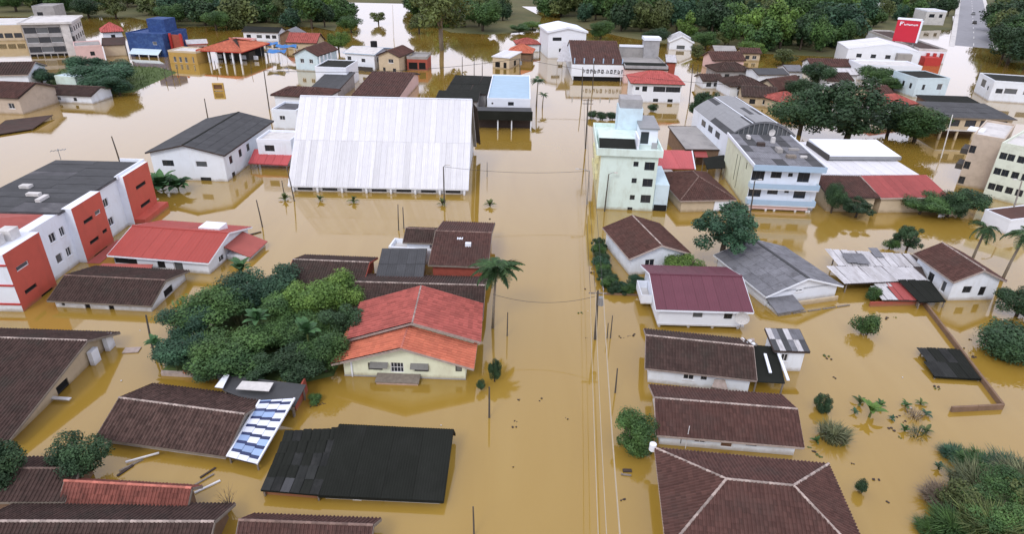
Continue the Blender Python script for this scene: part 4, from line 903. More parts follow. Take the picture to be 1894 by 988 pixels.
b = MB(); b.bar(W(1608, 566, .1)-Vector((c.x, c.y, 0)), W(1706, 562, .1)-Vector((c.x, c.y, 0)), .2, 1.0); b.build('wall', 'brick_red', r)
q = [(1700, 560, .9), (1750, 558, .9), (1722, 520, 1.5), (1690, 518, 1.5)]
r, rf, c = slab_thing('green_lean_to', 'dark green sheet lean-to against the brown tile house', 'shed', q, 'sheet_black', .08)
panels(r, rf, c, q, 3, 1, 'sheet_black', 4)
h = gable_house('tile_gable_house', 'brown red tile gable house with white walls at right by palms', (1764, 523), (1862, 521), 2.7, 1.5, 'gy', 'tile_brown', 'white', C=(1696, 470), op={'f': [(.35, 1.0, 1.1, .9, 'wd'), (.7, .6, .8, 1.2, 'open')], 'l': [(.45, .7, 1.0, 1.1, 'wd'), (.8, .5, .8, 1.4, 'grey')]}, roofkw=dict(ridge='ridge_white', fascia='ridge_white'))
# brick garden wall (L) and sunken roof
def wall_run(name, label, pix, ht, th, mat):
    P = [W(*p) for p in pix]; r = thing(name, label, 'wall', (P[0].x, P[0].y, 0))
    for a, c in zip(P, P[1:]):
        L = (c-a).length; n = max(1, int(L/2.4)); d = (c-a)/n
        for i in range(n):
            b = MB(); o = a+d*i-Vector((P[0].x, P[0].y, 0)); e = o+d*.985
            b.bar(o+Z*(ht/2-.5), e+Z*(ht/2-.5), th, ht+1); b.build('wall_panel', mat, r)
    return r
wall_run('garden_wall', 'long L-shaped brown garden wall rising from the water at right', [(1706, 562), (1853, 757), (1757, 762)], .55, .22, 'brown_wall')
q = [(1728, 698, .3), (1815, 703, .3), (1775, 647, .55), (1703, 645, .55)]
r, rf, c = slab_thing('sunken_roof', 'mossy dark sheet roof half sunk beside the L-shaped garden wall', 'roof', q, 'sheet_black', .1)
panels(r, rf, c, q, 4, 2, ['sheet_black', 'sheet_char'], 6)
h = block('white_hut', 'small white walled hut with brown roof under the pale apartment block', (1822, 388), (1870, 408), 2.2, 'white_clean', {}, 'tile_brown', .1, d=9, cat='hut')
# mint building
h = Bld('mint_tower_block', 'mint green four storey block with stair tower on its roof beside the street', (1104, 282), (1224, 281), 9.1, d=14.5, cat='building', rz=-3.5)
W1 = [(.62, 7.0, .75, .8, 'wd'), (.62, 4.4, .75, .8, 'wd'), (.62, 1.7, .75, .8, 'wd'), (.60, -.4, .75, .9, 'wd'), (.86, 6.5, 1.5, 1.3, 'wd'), (.86, 3.9, 1.5, 1.3, 'wd'), (.86, 1.3, 1.5, 1.3, 'wd')]
h.walls('mint', (.7, .5, .5, .5), -1.2, 8.9, {'f': W1, 'l': [(t, z, 1.0, 1.4, 'wd') for t in (.3, .55, .8) for z in (1.4, 4.1, 6.6)]}, fmats={'l': 'pale_yellow'}, rev=.18)
h.flat(9.2, 'mint', .55, 'mint', th=.5)
b = MB(); b.prism([(-h.w/2+.4, -h.d/2+.4, 9.5), (.9, -h.d/2+.4, 9.5), (.9, -h.d/2+3.6, 10.3), (-h.w/2+.4, -h.d/2+3.6, 10.3)], .15); h.part('terrace_roof', b, 'sheet_black', h.rf)
h.box('stair_tower', -1.4, 2.4, 1.5, 5.5, 9.2, 13.6, 'pale_blue', h.rf); h.box('tank_room', -1.2, 2.2, 1.8, 5.3, 13.61, 15.0, 'grey_wall', h.rf)
h.box('mid_slab', -h.w/2+.4, 1.6, -h.d/2+3.7, 1.45, 9.2, 10.3, 'mint', h.rf)
h.box('penthouse', 1.7, h.w/2-.4, -2.6, 1.2, 9.2, 11.6, 'white_clean', h.rf); h.box('penthouse_roof', 1.6, h.w/2-.2, -2.9, 5, 11.62, 11.85, 'metal_grey', h.rf)
h.box('terrace_door', 1.9, 3.1, -2.68, -2.61, 9.4, 11.2, 'glass', h.rf); h.box('terrace_rail', 3.4, h.w/2-.6, -h.d/2+2.6, -h.d/2+2.8, 9.2, 10.1, 'grey_wall', h.rf)
h.box('corner_post', 1.0, 1.25, -h.d/2+.3, -2.6, 9.2, 11.3, 'white_clean', h.rf)
h.box('side_shed', h.w/2-.4, h.w/2+1.7, -h.d/2+.8, -h.d/2+10, -1, 4.2, 'pale_blue'); h.box('shed_opening_shade', h.w/2-.3, h.w/2+1.65, -h.d/2+.74, -h.d/2+.79, -.6, 1.0, 'dark')  # flat dark slab imitates the shade inside the shed's low opening
h.box('balcony', -h.w/2+.1, -h.w/2+.68, -3, 5, 3.4, 4.4, 'pale_yellow'); h.box('balcony', -h.w/2+.1, -h.w/2+.68, -3, 5, 6.0, 7.0, 'pale_yellow')
# red roofs behind
q = [(1216, 312, 2.2), (1286, 313, 2.2), (1280, 279, 3.0), (1222, 278, 3.0)]
r, rf, c = slab_thing('red_canopy', 'flat bright red sheet canopy right of the mint block', 'canopy', q, 'sheet_brightred', .1); panels(r, rf, c, q, 5, 1, 'sheet_brightred', 3, pitch=.4)
b = MB(); b.bar(W(1286, 313, 2.3)-Vector((c.x, c.y, 0)), W(1280, 279, 3.1)-Vector((c.x, c.y, 0)), .18, .2); b.build('edge_trim', 'white_clean', rf)
q = [(1286, 290, 2.2), (1310, 291, 2.2), (1306, 279, 2.6), (1283, 279, 2.6)]
r, rf, c = slab_thing('red_canopy', 'small faded red sheet roof behind the bright red canopy', 'canopy', q, 'sheet_red', .1)
h = gable_house('brown_hip_house', 'wide dark brown hipped roof with white gable front between mint and blue blocks', (1258, 372), (1362, 370), 2.0, 2.0, 'hy', 'tile_brown', 'tan', C=(1234, 320), roofkw=dict(ridge='ridge_dark', fascia='ridge_white', hip=5))
h.box('gable_grille', 1.2, 3.8, -h.d/2+.2, -h.d/2+.42, .2, 1.9, 'white_clean')
h = shed_house('grey_shed', 'mossy grey concrete roofed shed behind the red canopy', (1268, 276), (1345, 277), 3.0, .5, 'sf', 'concrete', 'brown_wall', C=(1263, 238), cover='plain', cat='shed')
q = [(1308, 312, 2.0), (1342, 310, 2.2), (1340, 286, 2.8), (1300, 292, 2.6)]
r, rf, c = slab_thing('dark_canopy', 'dark sheet canopy squeezed against the pale apartment wall', 'canopy', q, 'sheet_black', .1)
# white and blue apartment block
h = Bld('balcony_block', 'white apartment block with blue balcony bands facing the water and debris on its roof', (1396, 305), (1533, 313), 7.4, d=17.5, cat='building', rz=-3)
lv = []
for z in (4.75, 2.1): lv += [(.10, z-.15, 1.9, 1.75, 'wd'), (.36, z+.35, 1.6, 1.0, 'wd'), (.565, z+.65, .7, .6, 'wd'), (.76, z-.15, 1.8, 1.75, 'wd')]
h.walls('white', (.15, .15, 1.1, .2), -1.2, 7.2, {'f': lv, 'l': [(.45, 1.4, .55, 4.6, 'bare'), (.56, .6, .5, 5.6, 'bare'), (.8, 5.2, .6, 1.2, 'wd')]}, fmats={'l': 'cream'})
b = MB(); b.box(-h.w/2, h.w/2, -h.d/2, h.d/2, 7.0, 7.25); rf = h.part('roof', b, 'felt'); h.rf = rf
lay_sheets(rf, Vector((-h.w/2+.1, -h.d/2+.3, 7.2)), X, Y, h.w-.2, h.d-.4, 6, 5, ['sheet_grey', 'sheet_grey', 'sheet_dark'], .34, 0, .02)
h.box('roof_band', -h.w/2-.05, h.w/2+.05, -h.d/2-.12, -h.d/2+.0, 6.55, 7.45, 'blue_trim'); h.box('edge_trim', h.w/2+.0, h.w/2+.2, -h.d/2, h.d/2, 7.0, 7.45, 'white_clean', rf); h.box('edge_trim', -h.w/2-.1, -h.w/2+.1, -h.d/2, h.d/2, 7.0, 7.5, 'white_clean', rf)
for z in (3.55, .95):
    h.box('balcony_floor', -h.w/2, h.w/2-.4, -h.d/2-.05, -h.d/2+1.1, z, z+.16, 'white_clean'); h.box('balcony_rail', -h.w/2-.05, h.w/2-.35, -h.d/2-.1, -h.d/2-.0, z+.17, z+.95, 'blue_trim'); h.box('balcony_rail', h.w/2-.45, h.w/2-.35, -h.d/2+.0, -h.d/2+1.1, z+.17, z+.95, 'pale_blue'); h.box('balcony_rail', -h.w/2-.05, -h.w/2+.05, -h.d/2+.0, -h.d/2+1.1, z+.17, z+.95, 'pale_blue')
h.box('base_wall', -h.w/2+.1, h.w/2-1.2, -h.d/2+.3, -h.d/2+.5, .25, .94, 'pink_paint'); h.posts([-h.w/2+.6, -2.2, -.9, 2.3, 4.4, h.w/2-1.3], -h.d/2+.35, -1, .3, r=.14)
for x, y, a, bb, zz in ((-1.5, 2, 1.2, .8, .5), (0.5, -1, .8, 1.6, .6), (1.5, -4, 1.4, .9, .4), (3.2, 0, 1.6, .5, .3), (1.0, 4, .6, .6, .9), (3.5, -3.8, 1, .4, .3), (-2.5, 6, .5, 1.2, .5)): h.box('roof_debris', x-a/2, x+a/2, y-bb/2, y+bb/2, 7.26, 7.3+zz, random.choice(['light_concrete', 'wood_grey', 'concrete', 'wood_dark']), rf)
# arched roof
A0, A1 = W(1348, 250, 6.6), W(1470, 247, 6.6)
r = thing('arched_hall', 'grey barrel vaulted metal roof behind the blue balcony block', 'hall', ((A0.x+A1.x)/2, A0.y+.6, 0), math.atan2(A1.y-A0.y, A1.x-A0.x)*0+R(4))
wv = (A1-A0).length*.98; dv = 20.0; rv = 2.6; nseg = 14
arc = [(-wv/2+wv*i/nseg, 6.4+rv*(1-((2*i/nseg)-1)**2)) for i in range(nseg+1)]
b = MB(); ny = 6
for i in range(nseg):
    for j in range(1): 
        (x0, z0), (x1, z1) = arc[i], arc[i+1]
        b.quad((x0, 0, z0), (x1, 0, z1), (x1, dv, z1), (x0, dv, z0)); b.quad((x0, 0, z0-.15), (x0, dv, z0-.15), (x1, dv, z1-.15), (x1, 0, z1-.15)); b.quad((x0, 0, z0-.15), (x1, 0, z1-.15), (x1, 0, z1), (x0, 0, z0))
rf = b.build('vault', 'sheet_grey', r)
rng = random.Random(2)
for i in range(nseg):
    (x0, z0), (x1, z1) = arc[i], arc[i+1]
    for j in range(4):
        y0, y1 = j*dv/4, (j+1)*dv/4-.04
        q = MB(); q.prism([(x0+.01, y0, z0+.06), (x1-.01, y0, z1+.06), (x1-.01, y1, z1+.06), (x0+.01, y1, z0+.06)], .045); q.build('roof_sheet', 'metal_grey' if rng.random() < .86 else 'sheet_dark', rf)
for j in (1, 3):
    for i in range(2, nseg-2):
        (x0, z0), (x1, z1) = arc[i], arc[i+1]
        if j == 1: continue
for x in (-wv*.18, wv*.17):
    z = 6.4+rv*(1-(2*x/wv)**2); q = MB(); q.bar((x, -.05, z+.1), (x, dv, z+.1), .16, .08); q.build('seam', 'white_clean', rf)
b = MB(); b.poly([(x, .4, z-.2) for x, z in arc]+[(wv/2, .4, 5.5), (-wv/2, .4, 5.5)][0:]); b.build('end_wall', 'glass_grey', r)
b = MB()
for i in range(1, nseg): b.bar((arc[i][0], .25, 6.2), (arc[i][0], .25, arc[i][1]-.15), .12, .12)
for i in range(nseg): b.bar((arc[i][0], .2, arc[i][1]-.22), (arc[i+1][0], .2, arc[i+1][1]-.22), .2, .2)
b.build('arch_truss', 'metal_grey', r)
b = MB(); b.box(-wv/2, -wv/2+.2, 0, dv, -1, 6.4); b.box(wv/2-.2, wv/2, 0, dv, -1, 6.4); b.box(-wv/2+.2, wv/2-.2, dv-.2, dv, -1, 6.4); b.build('wall', 'white', r)
for i in range(3): q = MB(); q.box(-wv/2-.06, -wv/2-.01, 4+i*4, 6.2+i*4, 4.6, 5.7); q.build('window', 'glass', r)
# white roofed market, red roofs beside
h = shed_house('white_roof_store', 'broad bright white flat sheet roof right of the blue balcony block', (1523, 324), (1702, 325), 3.2, .5, 'sf', 'sheet_white', 'pale_blue', C=(1514, 268), roofkw=dict(sh=1.2, sr_=1, fascia='white_clean', ridge=None, pitch=.4))
x0 = h.loc(1546, 295, 4.4).x; x1 = h.loc(1681, 296, 4.4).x
b = MB(); b.prism([(x0, -1.8, 4.3), (x1, -1.8, 4.3), (x1, 6.6, 4.9), (x0, 6.6, 4.9)], .5); u_ = h.part('upper_roof', b, 'white_clean', h.rf); h.box('roof_gap_shade', x0-.3, x0-.02, -1.8, 6.6, 3.5, 4.5, 'frame_dark', h.rf)  # solid dark block imitates the shade between the two roof levels
h.box('eave_line', x0, x1, -1.95, -1.82, 3.7, 4.32, 'metal_grey', h.rf)
h = gable_house('maroon_roof_house', 'maroon tile roofed house in front of the white store, left part of pair', (1532, 364), (1628, 366), 2.6, 1.2, 'gx', 'tile_brown', 'tan', ridge=(1530, 325, 3.8), frac=.9, roofkw=dict(ridge=None, fascia='wood_dark'))
h = gable_house('red_roof_house', 'red sheet roofed house with white edge in front of the white store', (1630, 367), (1757, 365), 2.6, 1.4, 'gx', 'sheet_red', 'tan', ridge=(1618, 325, 4.0), frac=.9, cover='sheet', roofkw=dict(sh=1.1, sr_=1, ridge=None, fascia='ridge_white'))
# beige and pale green apartment blocks at right edge
h = Bld('beige_apartment_block', 'beige four storey apartment block with blank wall at the right edge', (1800, 252), (1858, 262), 8.6, d=13, cat='building')
h.walls('beige', .02, -1.2, 8.5, {'l': [(.85, z, 1.2, 1.3, 'wd') for z in (5.9, 3.2, .6)]+[(.3, z, 1.2, 1.3, 'wd') for z in (5.9, 3.2, .6)], 'f': [(.12, 5.8, .9, 1.3, 'wd'), (.12, 3.0, .9, 1.3, 'wd'), (.12, .3, .9, 1.3, 'wd')]}); h.flat(8.7, 'light_concrete', .35, 'beige')
for z in (2.6, 5.3): h.box('balcony', -h.w/2-1.1, -h.w/2-.01, -h.d/2+.5, -h.d/2+4, z, z+.9, 'frame_dark')
h.box('roof_canopy', -h.w/2-1.4, -h.w/2+1.0, -h.d/2+3, -h.d/2+6, 8.72, 8.95, 'white_clean', h.rf)
h = Bld('pale_apartment_block', 'pale green apartment block with rows of small windows, cut by the right edge', (1852, 268), (1960, 290), 8.8, d=12, cat='building')
h.walls('pale_green', .02, -1.2, 8.7, {'f': [(t, z, 1.0, 1.1, 'wd') for t in (.10, .24, .42, .6, .8) for z in (6.6, 4.0, 1.4)], 'l': [(.5, z, .9, 1.1, 'wd') for z in (6.2, 3.5, .8)]}, fmats={'l': 'beige'}); h.flat(8.9, 'light_concrete', .35, 'pale_green')
# tan two storey with dark roof, behind
h = Bld('tan_house', 'tan two storey house with open lower floor and grey sheet roof', (1746, 217), (1882, 222), 4.9, C=(1742, 193), cat='house')
h.walls('tan', .5, 2.3, 4.9, {'f': [(.16, 3.0, 2.2, 1.4, 'wd'), (.40, 3.0, 2.2, 1.4, 'wd'), (.62, 3.0, 2.2, 1.4, 'wd'), (.85, 3.0, 2.2, 1.4, 'wd')]})
h.roof('sf', .5, 'sheet_dark', 'sheet', sh=1.4, sr_=3, ridge=None, fascia='wood_grey'); h.posts([-h.w/2+.7+i*(h.w-1.4)/4 for i in range(5)], -h.d/2+.7, -1, 2.3, 'tan', .18); h.box('lower_wall', -h.w/2+1, h.w/2-1, 0, .2, -1, 2.3, 'brown_wall'); h.box('floor_slab', -h.w/2+.4, h.w/2-.4, -h.d/2+.3, h.d/2-.5, 2.05, 2.3, 'light_concrete')
h = shed_house('dark_roof_shed', 'dark flat roofed shed behind the tan house', (1728, 196), (1828, 199), 3.6, .6, 'sf', 'sheet_black', 'brown_wall', C=(1726, 181), cat='shed', roofkw=dict(sh=1.5, sr_=1, ridge=None))
h = gable_house('red_hip_house', 'small red hipped roof house between the dark trees', (1630, 200), (1700, 192), 3.0, 1.8, 'hx', 'tile_red', 'white', d=8, roofkw=dict(ridge='ridge_red', tw=.5, tl=.7))
# hotel with red sign
h = Bld('white_hotel', 'white building with low gable roof and row of windows below the red sign', (1569, 90), (1704, 97), 5.2, d=16, cat='building')
h.walls('white_clean', .02, -1, 5.2, {'f': [(.17, 2.7, 1.6, 1.2, 'wd'), (.37, 2.7, 1.6, 1.2, 'wd'), (.57, 2.7, 1.6, 1.2, 'wd'), (.17, .2, 1, .8, 'wd'), (.37, .2, 1, .8, 'wd'), (.57, .2, 1, .8, 'wd')]}, {'f': (.55, 7.2), 'b': (.45, 7.2)}); h.roof('gy', 2.1, 'sheet_white', 'sheet', frac=.55, sh=2, sr_=2, fascia='white_clean', ridge='white_clean')
h.box('stair_tower', h.w*.17, h.w*.36, -h.d/2-2.5, -h.d/2-.02, -1, 4.8, 'concrete')
h = block('white_office', 'low white office with square windows in front of the white hotel', (1594, 121), (1706, 124), 4.2, 'white_clean', {'f': [(.08, 1.6, 1.6, 1.5, 'wd'), (.30, 1.6, 1.6, 1.5, 'grey'), (.52, 1.6, 1.6, 1.5, 'wd'), (.70, 1.6, .8, 1.4, 'wd')]}, 'light_concrete', .3, d=9)
h = block('blue_white_house', 'pale blue white two storey house with dark roof near the flooded crossing', (1698, 145), (1758, 145), 5.0, 'pale_blue', {'f': [(.25, 2, .8, 1.4, 'wd'), (.75, 2, 1.5, 1.6, 'grey')], 'l': [(.2, 2, 1, 1.4, 'wd'), (.5, 2, 1, 1.4, 'wd'), (.8, 2, 1, 1.4, 'wd')]}, 'sheet_black', .15, C=(1666, 131), cat='house')
h = block('brown_roof_store', 'square building with brown flat roof and white rim right of red sign', (1700, 92), (1752, 94), 4.4, 'white', {}, 'tile_dark', .5, 'light_concrete', C=(1706, 60))
for i in range(3): h.box('red_stripe', h.w/2-2-i*2.2, h.w/2-1.2-i*2.2, -h.d/2-1.0, -h.d/2-.05, -1, 3.6, 'red_paint')
h.box('red_front', -h.w/2+6, h.w/2-8, -h.d/2-4, -h.d/2-.2, -1, 2.6, 'red_paint')
# the red billboard
p0, p1 = W(1650, 76, 6), W(1692, 80, 6); cc = (p0+p1)/2; wS = (p1-p0).length*1.02
hS = zat(Vector((cc.x, cc.y, 0)), 37)
r = thing('billboard', 'tall red billboard box with small white lettering at its top', 'sign', (cc.x, cc.y, 0), math.atan2(p1.y-p0.y, p1.x-p0.x))
b = MB(); b.box(-wS/2, wS/2, 0, 2.0, 6.2, hS); b.build('panel', 'sign_red', r)
b = MB(); b.box(-wS/2-.1, wS/2+.1, -.1, 2.1, hS, hS+.5); b.box(wS/2+.0, wS/2+.5, -.15, 2.1, 6.2, hS); b.build('frame', 'white_clean', r)
b = MB(); zt = hS-1.35
x = -wS*.36; b.box(x, x+.28, -.06, -.01, zt-.5, zt+.75); b.box(x+.28, x+1.1, -.06, -.01, zt+.5, zt+.75); b.box(x+.28, x+.8, -.06, -.01, zt+.05, zt+.28)
x += 1.3
for i in range(6):
    b.box(x, x+.16, -.06, -.01, zt-.3, zt+.2); b.box(x+.16, x+.42, -.06, -.01, zt+.04 if i % 2 else zt-.3, zt+.2 if i % 2 else zt-.14); b.box(x+.42, x+.56, -.06, -.01, zt-.3, zt+(.2 if i % 3 else .05)); x += .72
b.build('lettering', 'white_clean', r)
for x in (-wS/2+.6, wS/2-.6): q = MB(); q.box(x-.25, x+.25, .6, 1.2, -1, 6.2); q.build('post', 'metal_grey', r)
# right far white building
h = block('white_corner_building', 'white two storey building with dark roof at the right edge by crossing', (1840, 150), (1960, 158), 5.2, 'white', {'f': [(.12, 2.2, 1.6, 1.2, 'wd'), (.3, 2.2, 3, 1.4, 'grey'), (.6, 2.2, 3, 1.4, 'grey')], 'l': [(.4, 2.4, 3.4, 2, 'grey'), (.75, 2.4, 1, 1, 'wd')]}, 'sheet_black', .2, C=(1808, 135))
h = block('white_villa', 'white two storey villa among the forest trees at top right', (1715, 20), (1752, 21), 6.5, 'light_concrete', {'f': [(.3, 3.6, 2.6, 1.6, 'wd'), (.75, 3.6, 1.6, 1.6, 'wd')]}, 'light_concrete', .3, 'white_clean', d=12, cat='house')
h = block('turquoise_house', 'pale turquoise house peeping above the forest at the top edge', (1610, 8), (1648, 8), 7, 'mint', {'f': [(.4, 4, 2, 1.4, 'wd')]}, 'light_concrete', .2, d=10, cat='house')
# top centre: white house, brown shed hall, grey block, red roof house
h = gable_house('white_gable_house', 'tall white gabled house with pale roof left of the big brown hall', (1013, 59), (1088, 59), 8.4, 1.4, 'gy', 'white_clean', 'white_clean', d=16, cover='plain', op={'f': [(.23, 5.6, 3.0, 1.1, 'wd'), (.35, 2.0, 1.6, 1.2, 'w')]}, roofkw=dict(ridge=None, fascia='white_clean', fh=.6))
q = [(1030, 113, 4.2), (1060, 113, 4.2), (1062, 78, 7.0), (1042, 78, 6.2)]
r, rf, c = slab_thing('grey_awning_roof', 'bluish grey sheet roof between tall white house and brown hall', 'roof', q, 'sheet_zinc', .15)
h = gable_house('brown_market_hall', 'big hall with brown roof and white lettered front above water', (1059, 118), (1153, 120), 4.6, 4.0, 'gx', 'tile_brown', 'white', d=26, frac=.62, ov=.2, roofkw=dict(ridge='ridge_dark', tw=.7, tl=.9, fascia='wood_grey'))
b = MB(); b.box(-h.w/2-.2, h.w/2+.2, -h.d/2-.3, -h.d/2-.0, 1.3, 4.5); h.part('front_sign', b, 'white_clean')
b = MB(); rng = random.Random(5); x = -h.w*.29
for i in range(11):
    wl_ = .62; zb = 2.2; b.box(x, x+.2, -h.d/2-.36, -h.d/2-.31, zb, zb+1.1)
    if i % 3: b.box(x+.2, x+wl_, -h.d/2-.36, -h.d/2-.31, zb+.85, zb+1.1)
    if i % 2: b.box(x+.2, x+wl_, -h.d/2-.36, -h.d/2-.31, zb, zb+.25)
    b.box(x+wl_-.2, x+wl_, -h.d/2-.36, -h.d/2-.31, zb+.26, zb+.84); x += 1.05 if i != 5 else 1.5
h.part('lettering', b, 'paint_dark')
for i in range(6): h.box('roof_post', -h.w/2+.4+i*(h.w-.8)/5, -h.w/2+.7+i*(h.w-.8)/5, -h.d/2+.2, -h.d/2+.5, 4.62, 6.2, 'blue_trim')
h.box('front_opening_shade', -h.w/2+.5, h.w/2-.5, -h.d/2+.1, -h.d/2+.18, -.5, 1.25, 'dark')  # near-black slab on the wall takes the place of shade under the sign
h = block('grey_block', 'grey flat roofed block with chimney tower right of brown hall', (1156, 124), (1236, 126), 4.6, 'pink_paint', {'f': [(.2, .5, 2.4, 1.6, 'open'), (.6, .5, 3, 1.6, 'open')]}, 'concrete', .5, 'grey_wall', C=(1158, 94))
h.box('chimney_tower', 1.5, 6.0, 2, 6, 4.6, 9.6, 'grey_wall', h.rf); h.box('tower_cap', 1.2, 6.3, 1.7, 6.3, 9.61, 10.4, 'white_clean', h.rf); h.box('roof_wall', -h.w/2+.3, h.w/2-1, 3.5, 4, 4.61, 7.4, 'concrete', h.rf); h.box('roof_beam', -h.w/2+.3, h.w/2-.8, 3.2, 4.2, 7.42, 8.0, 'white_clean', h.rf)
b = MB(); b.prism([(-h.w/2-.2, -h.d/2-.4, 4.2), (h.w/2+.2, -h.d/2-.4, 4.2), (h.w/2+.2, -h.d/2+4, 5.3), (-h.w/2-.2, -h.d/2+4, 5.3)], .15); h.part('front_roof', b, 'sheet_black')
h = shed_house('grey_side_shed', 'grey sheet lean-to at right end of the grey block', (1232, 115), (1252, 116), 4.0, .8, 'sf', 'sheet_zinc', 'brick_red', d=9, roofkw=dict(sh=1.5, sr_=1, ridge=None), cat='shed')
h = gable_house('white_red_roof_house', 'two storey white house with pinkish red hipped roof behind mint block', (1167, 154), (1267, 157), 4.7, 2.2, 'hx', 'tile_pinkred', 'white_clean', ov=.6, d=10.5, op={'f': [(.10, 3.0, 1.0, .8, 'wd'), (.25, 2.7, 1.2, 1.3, 'wd'), (.55, 2.7, 3.0, 1.3, 'wd'), (.83, 2.7, 3.6, 1.3, 'wd'), (.50, .2, 1.3, .8, 'wd'), (.80, .2, 1.3, .8, 'wd')]}, roofkw=dict(ridge='ridge_red', tw=.5, tl=.7))
h = gable_house('small_white_house', 'small white gabled house at the forest edge, right of the grey block', (1237, 77), (1284, 79), 2.8, 2.2, 'gy', 'sheet_zinc', 'white_clean', d=12, cover='plain', op={'f': [(.5, .3, 3, 1.4, 'grey')]}, roofkw=dict(ridge=None, fascia='white_clean', fh=.5))
h = gable_house('orange_roof_house', 'house with dull orange roof behind the small white roofed kiosk', (938, 97), (985, 99), 2.6, 2.2, 'hx', 'tile_orange', 'brown_wall', d=9, roofkw=dict(ridge='ridge_red', tw=.6, tl=.8))
h = gable_house('red_roof_hut', 'small red roofed hut with white wall by flooded street at top centre', (955, 82), (1000, 82), 2.6, 1.6, 'hx', 'tile_red', 'white', d=8, roofkw=dict(ridge='ridge_red', tw=.6, tl=.8), cat='hut')
h = shed_house('kiosk', 'small kiosk with white sheet roof and cream posts at the flooded street corner', (909, 104), (943, 107), 3.4, .3, 'sf', 'sheet_white', 'tan', C=(917, 93), op={'f': [(.3, .3, 1.6, 1.6, 'open'), (.75, .2, 1, 1.7, 'open')], 'r': [(.5, .3, 2, 1.6, 'open')]}, roofkw=dict(sh=1.6, sr_=1, ridge=None, fascia='white_clean'), cat='kiosk')
# cluster of small houses
for nm, lab, A, B, z, rise, kind, rm, wm, d in [
    ('clustered_house', 'brown purple gabled roof nearest the forest in the crowded cluster', (1318, 112), (1380, 112), 3.2, 2.0, 'gx', 'tile_brown', 'pink_paint', 9),
    ('clustered_house', 'mossy dark hipped roof below the purple brown gabled roof', (1325, 132), (1395, 132), 2.6, 1.8, 'hx', 'tile_dark', 'grey_wall', 9),
    ('clustered_house', 'wide dark roof with white front wall and posts in crowded cluster', (1350, 160), (1420, 160), 3.0, 1.8, 'hx', 'tile_dark', 'white', 10),
    ('clustered_house', 'dark brown roof in front of white posts near the dark trees', (1372, 178), (1440, 182), 2.4, 1.8, 'gx', 'tile_dark', 'tan', 9),
    ('clustered_house', 'red brown gabled roof next to the big dark tree', (1440, 168), (1492, 160), 2.6, 2.2, 'gx', 'tile_brown', 'tan', 8),
    ('clustered_house', 'blue grey sheet roofed house with white columns in crowded cluster', (1402, 138), (1460, 138), 3.4, 1.0, 'gx', 'sheet_dark', 'white', 9),
    ('clustered_house', 'small grey roofed house with white wall right of blue grey roof', (1458, 132), (1490, 132), 3.0, 1.2, 'gx', 'sheet_grey', 'white_clean', 8),
    ('clustered_house', 'long brown roof beside hotel at the forest edge', (1500, 122), (1592, 124), 2.6, 1.6, 'gx', 'tile_brown', 'white', 8),
    ('clustered_house', 'low brown roof squeezed between flooded lane and dark hipped roof', (1300, 150), (1340, 150), 2.2, 1.2, 'gx', 'tile_dark', 'white', 7),
    ('clustered_house', 'tan roofed shed right of the ruined grey house', (1372, 98), (1410, 99), 2.6, 1.2, 'gx', 'tile_brown', 'tan', 7),
    ('clustered_house', 'small dark roof behind the largest dark tree', (1530, 150), (1580, 150), 2.6, 1.5, 'gx', 'tile_dark', 'white', 8),
    ('clustered_house', 'pale grey roof left of the white office', (1548, 138), (1590, 139), 3.0, 1.2, 'gx', 'sheet_zinc', 'white_clean', 8),
    ('clustered_house', 'small brown roof at the foot of white office', (1612, 176), (1655, 174), 2.6, 1.4, 'gx', 'tile_brown', 'tan', 7),
    ('clustered_house', 'red brown roof facing lane right of the dark brown roof', (1445, 190), (1490, 186), 2.4, 1.6, 'hx', 'tile_red', 'tan', 7),
    ('clustered_house', 'ruined grey house with bare posts at forest edge', (1322, 95), (1364, 96), 3.6, 1.4, 'gx', 'concrete', 'brown_wall', 8)]:
    gable_house(nm, lab, A, B, z, rise, kind, rm, wm, d=d, op={'f': [(.3, .6, 1.4, 1.2, 'wd'), (.7, .6, 1.4, 1.2, 'w')]}, cover='tile' if rm.startswith('tile') else 'plain', roofkw=dict(ridge='ridge_dark' if rm.startswith('tile') else None, tw=.7, tl=.9), group=None)
# bottom left roofs
h = gable_house('red_brown_tile_house', 'small red tile roof with pale rows at bottom left between dark roofs', (108, 932), (346, 946), 1.0, 1.0, 'gx', 'tile_redbrown', 'brown_wall', ridge=(140, 892, 2.0), frac=.5, roofkw=dict(ridge='ridge_red', fascia='wood_grey', tw=.26, tl=.36))
h = gable_house('dark_tile_house', 'dark mossy tile roof filling the bottom left corner', (-90, 1070), (372, 1070), .9, 1.6, 'gx', 'tile_dark', 'brown_wall', ridge=(0, 966, 2.5), frac=.5, roofkw=dict(ridge='ridge_white', fascia='wood_grey', tw=.27, tl=.38))
h = gable_house('dark_brown_shed', 'plain dark roof behind the red tile roof at bottom left', (-40, 930), (120, 930), 1.2, .8, 'gx', 'tile_dark', 'brown_wall', ridge=(40, 868, 2.0), frac=.55, roofkw=dict(ridge='ridge_dark', fascia='wood_grey'), cat='shed')
h = gable_house('brown_tile_house', 'brown tile roof cut by the bottom edge, left of centre', (428, 1040), (682, 1050), .8, 1.6, 'gx', 'tile_brown', 'brown_wall', ridge=(446, 968, 2.2), frac=.5, roofkw=dict(ridge='ridge_dark', fascia='wood_grey', tw=.27, tl=.38))
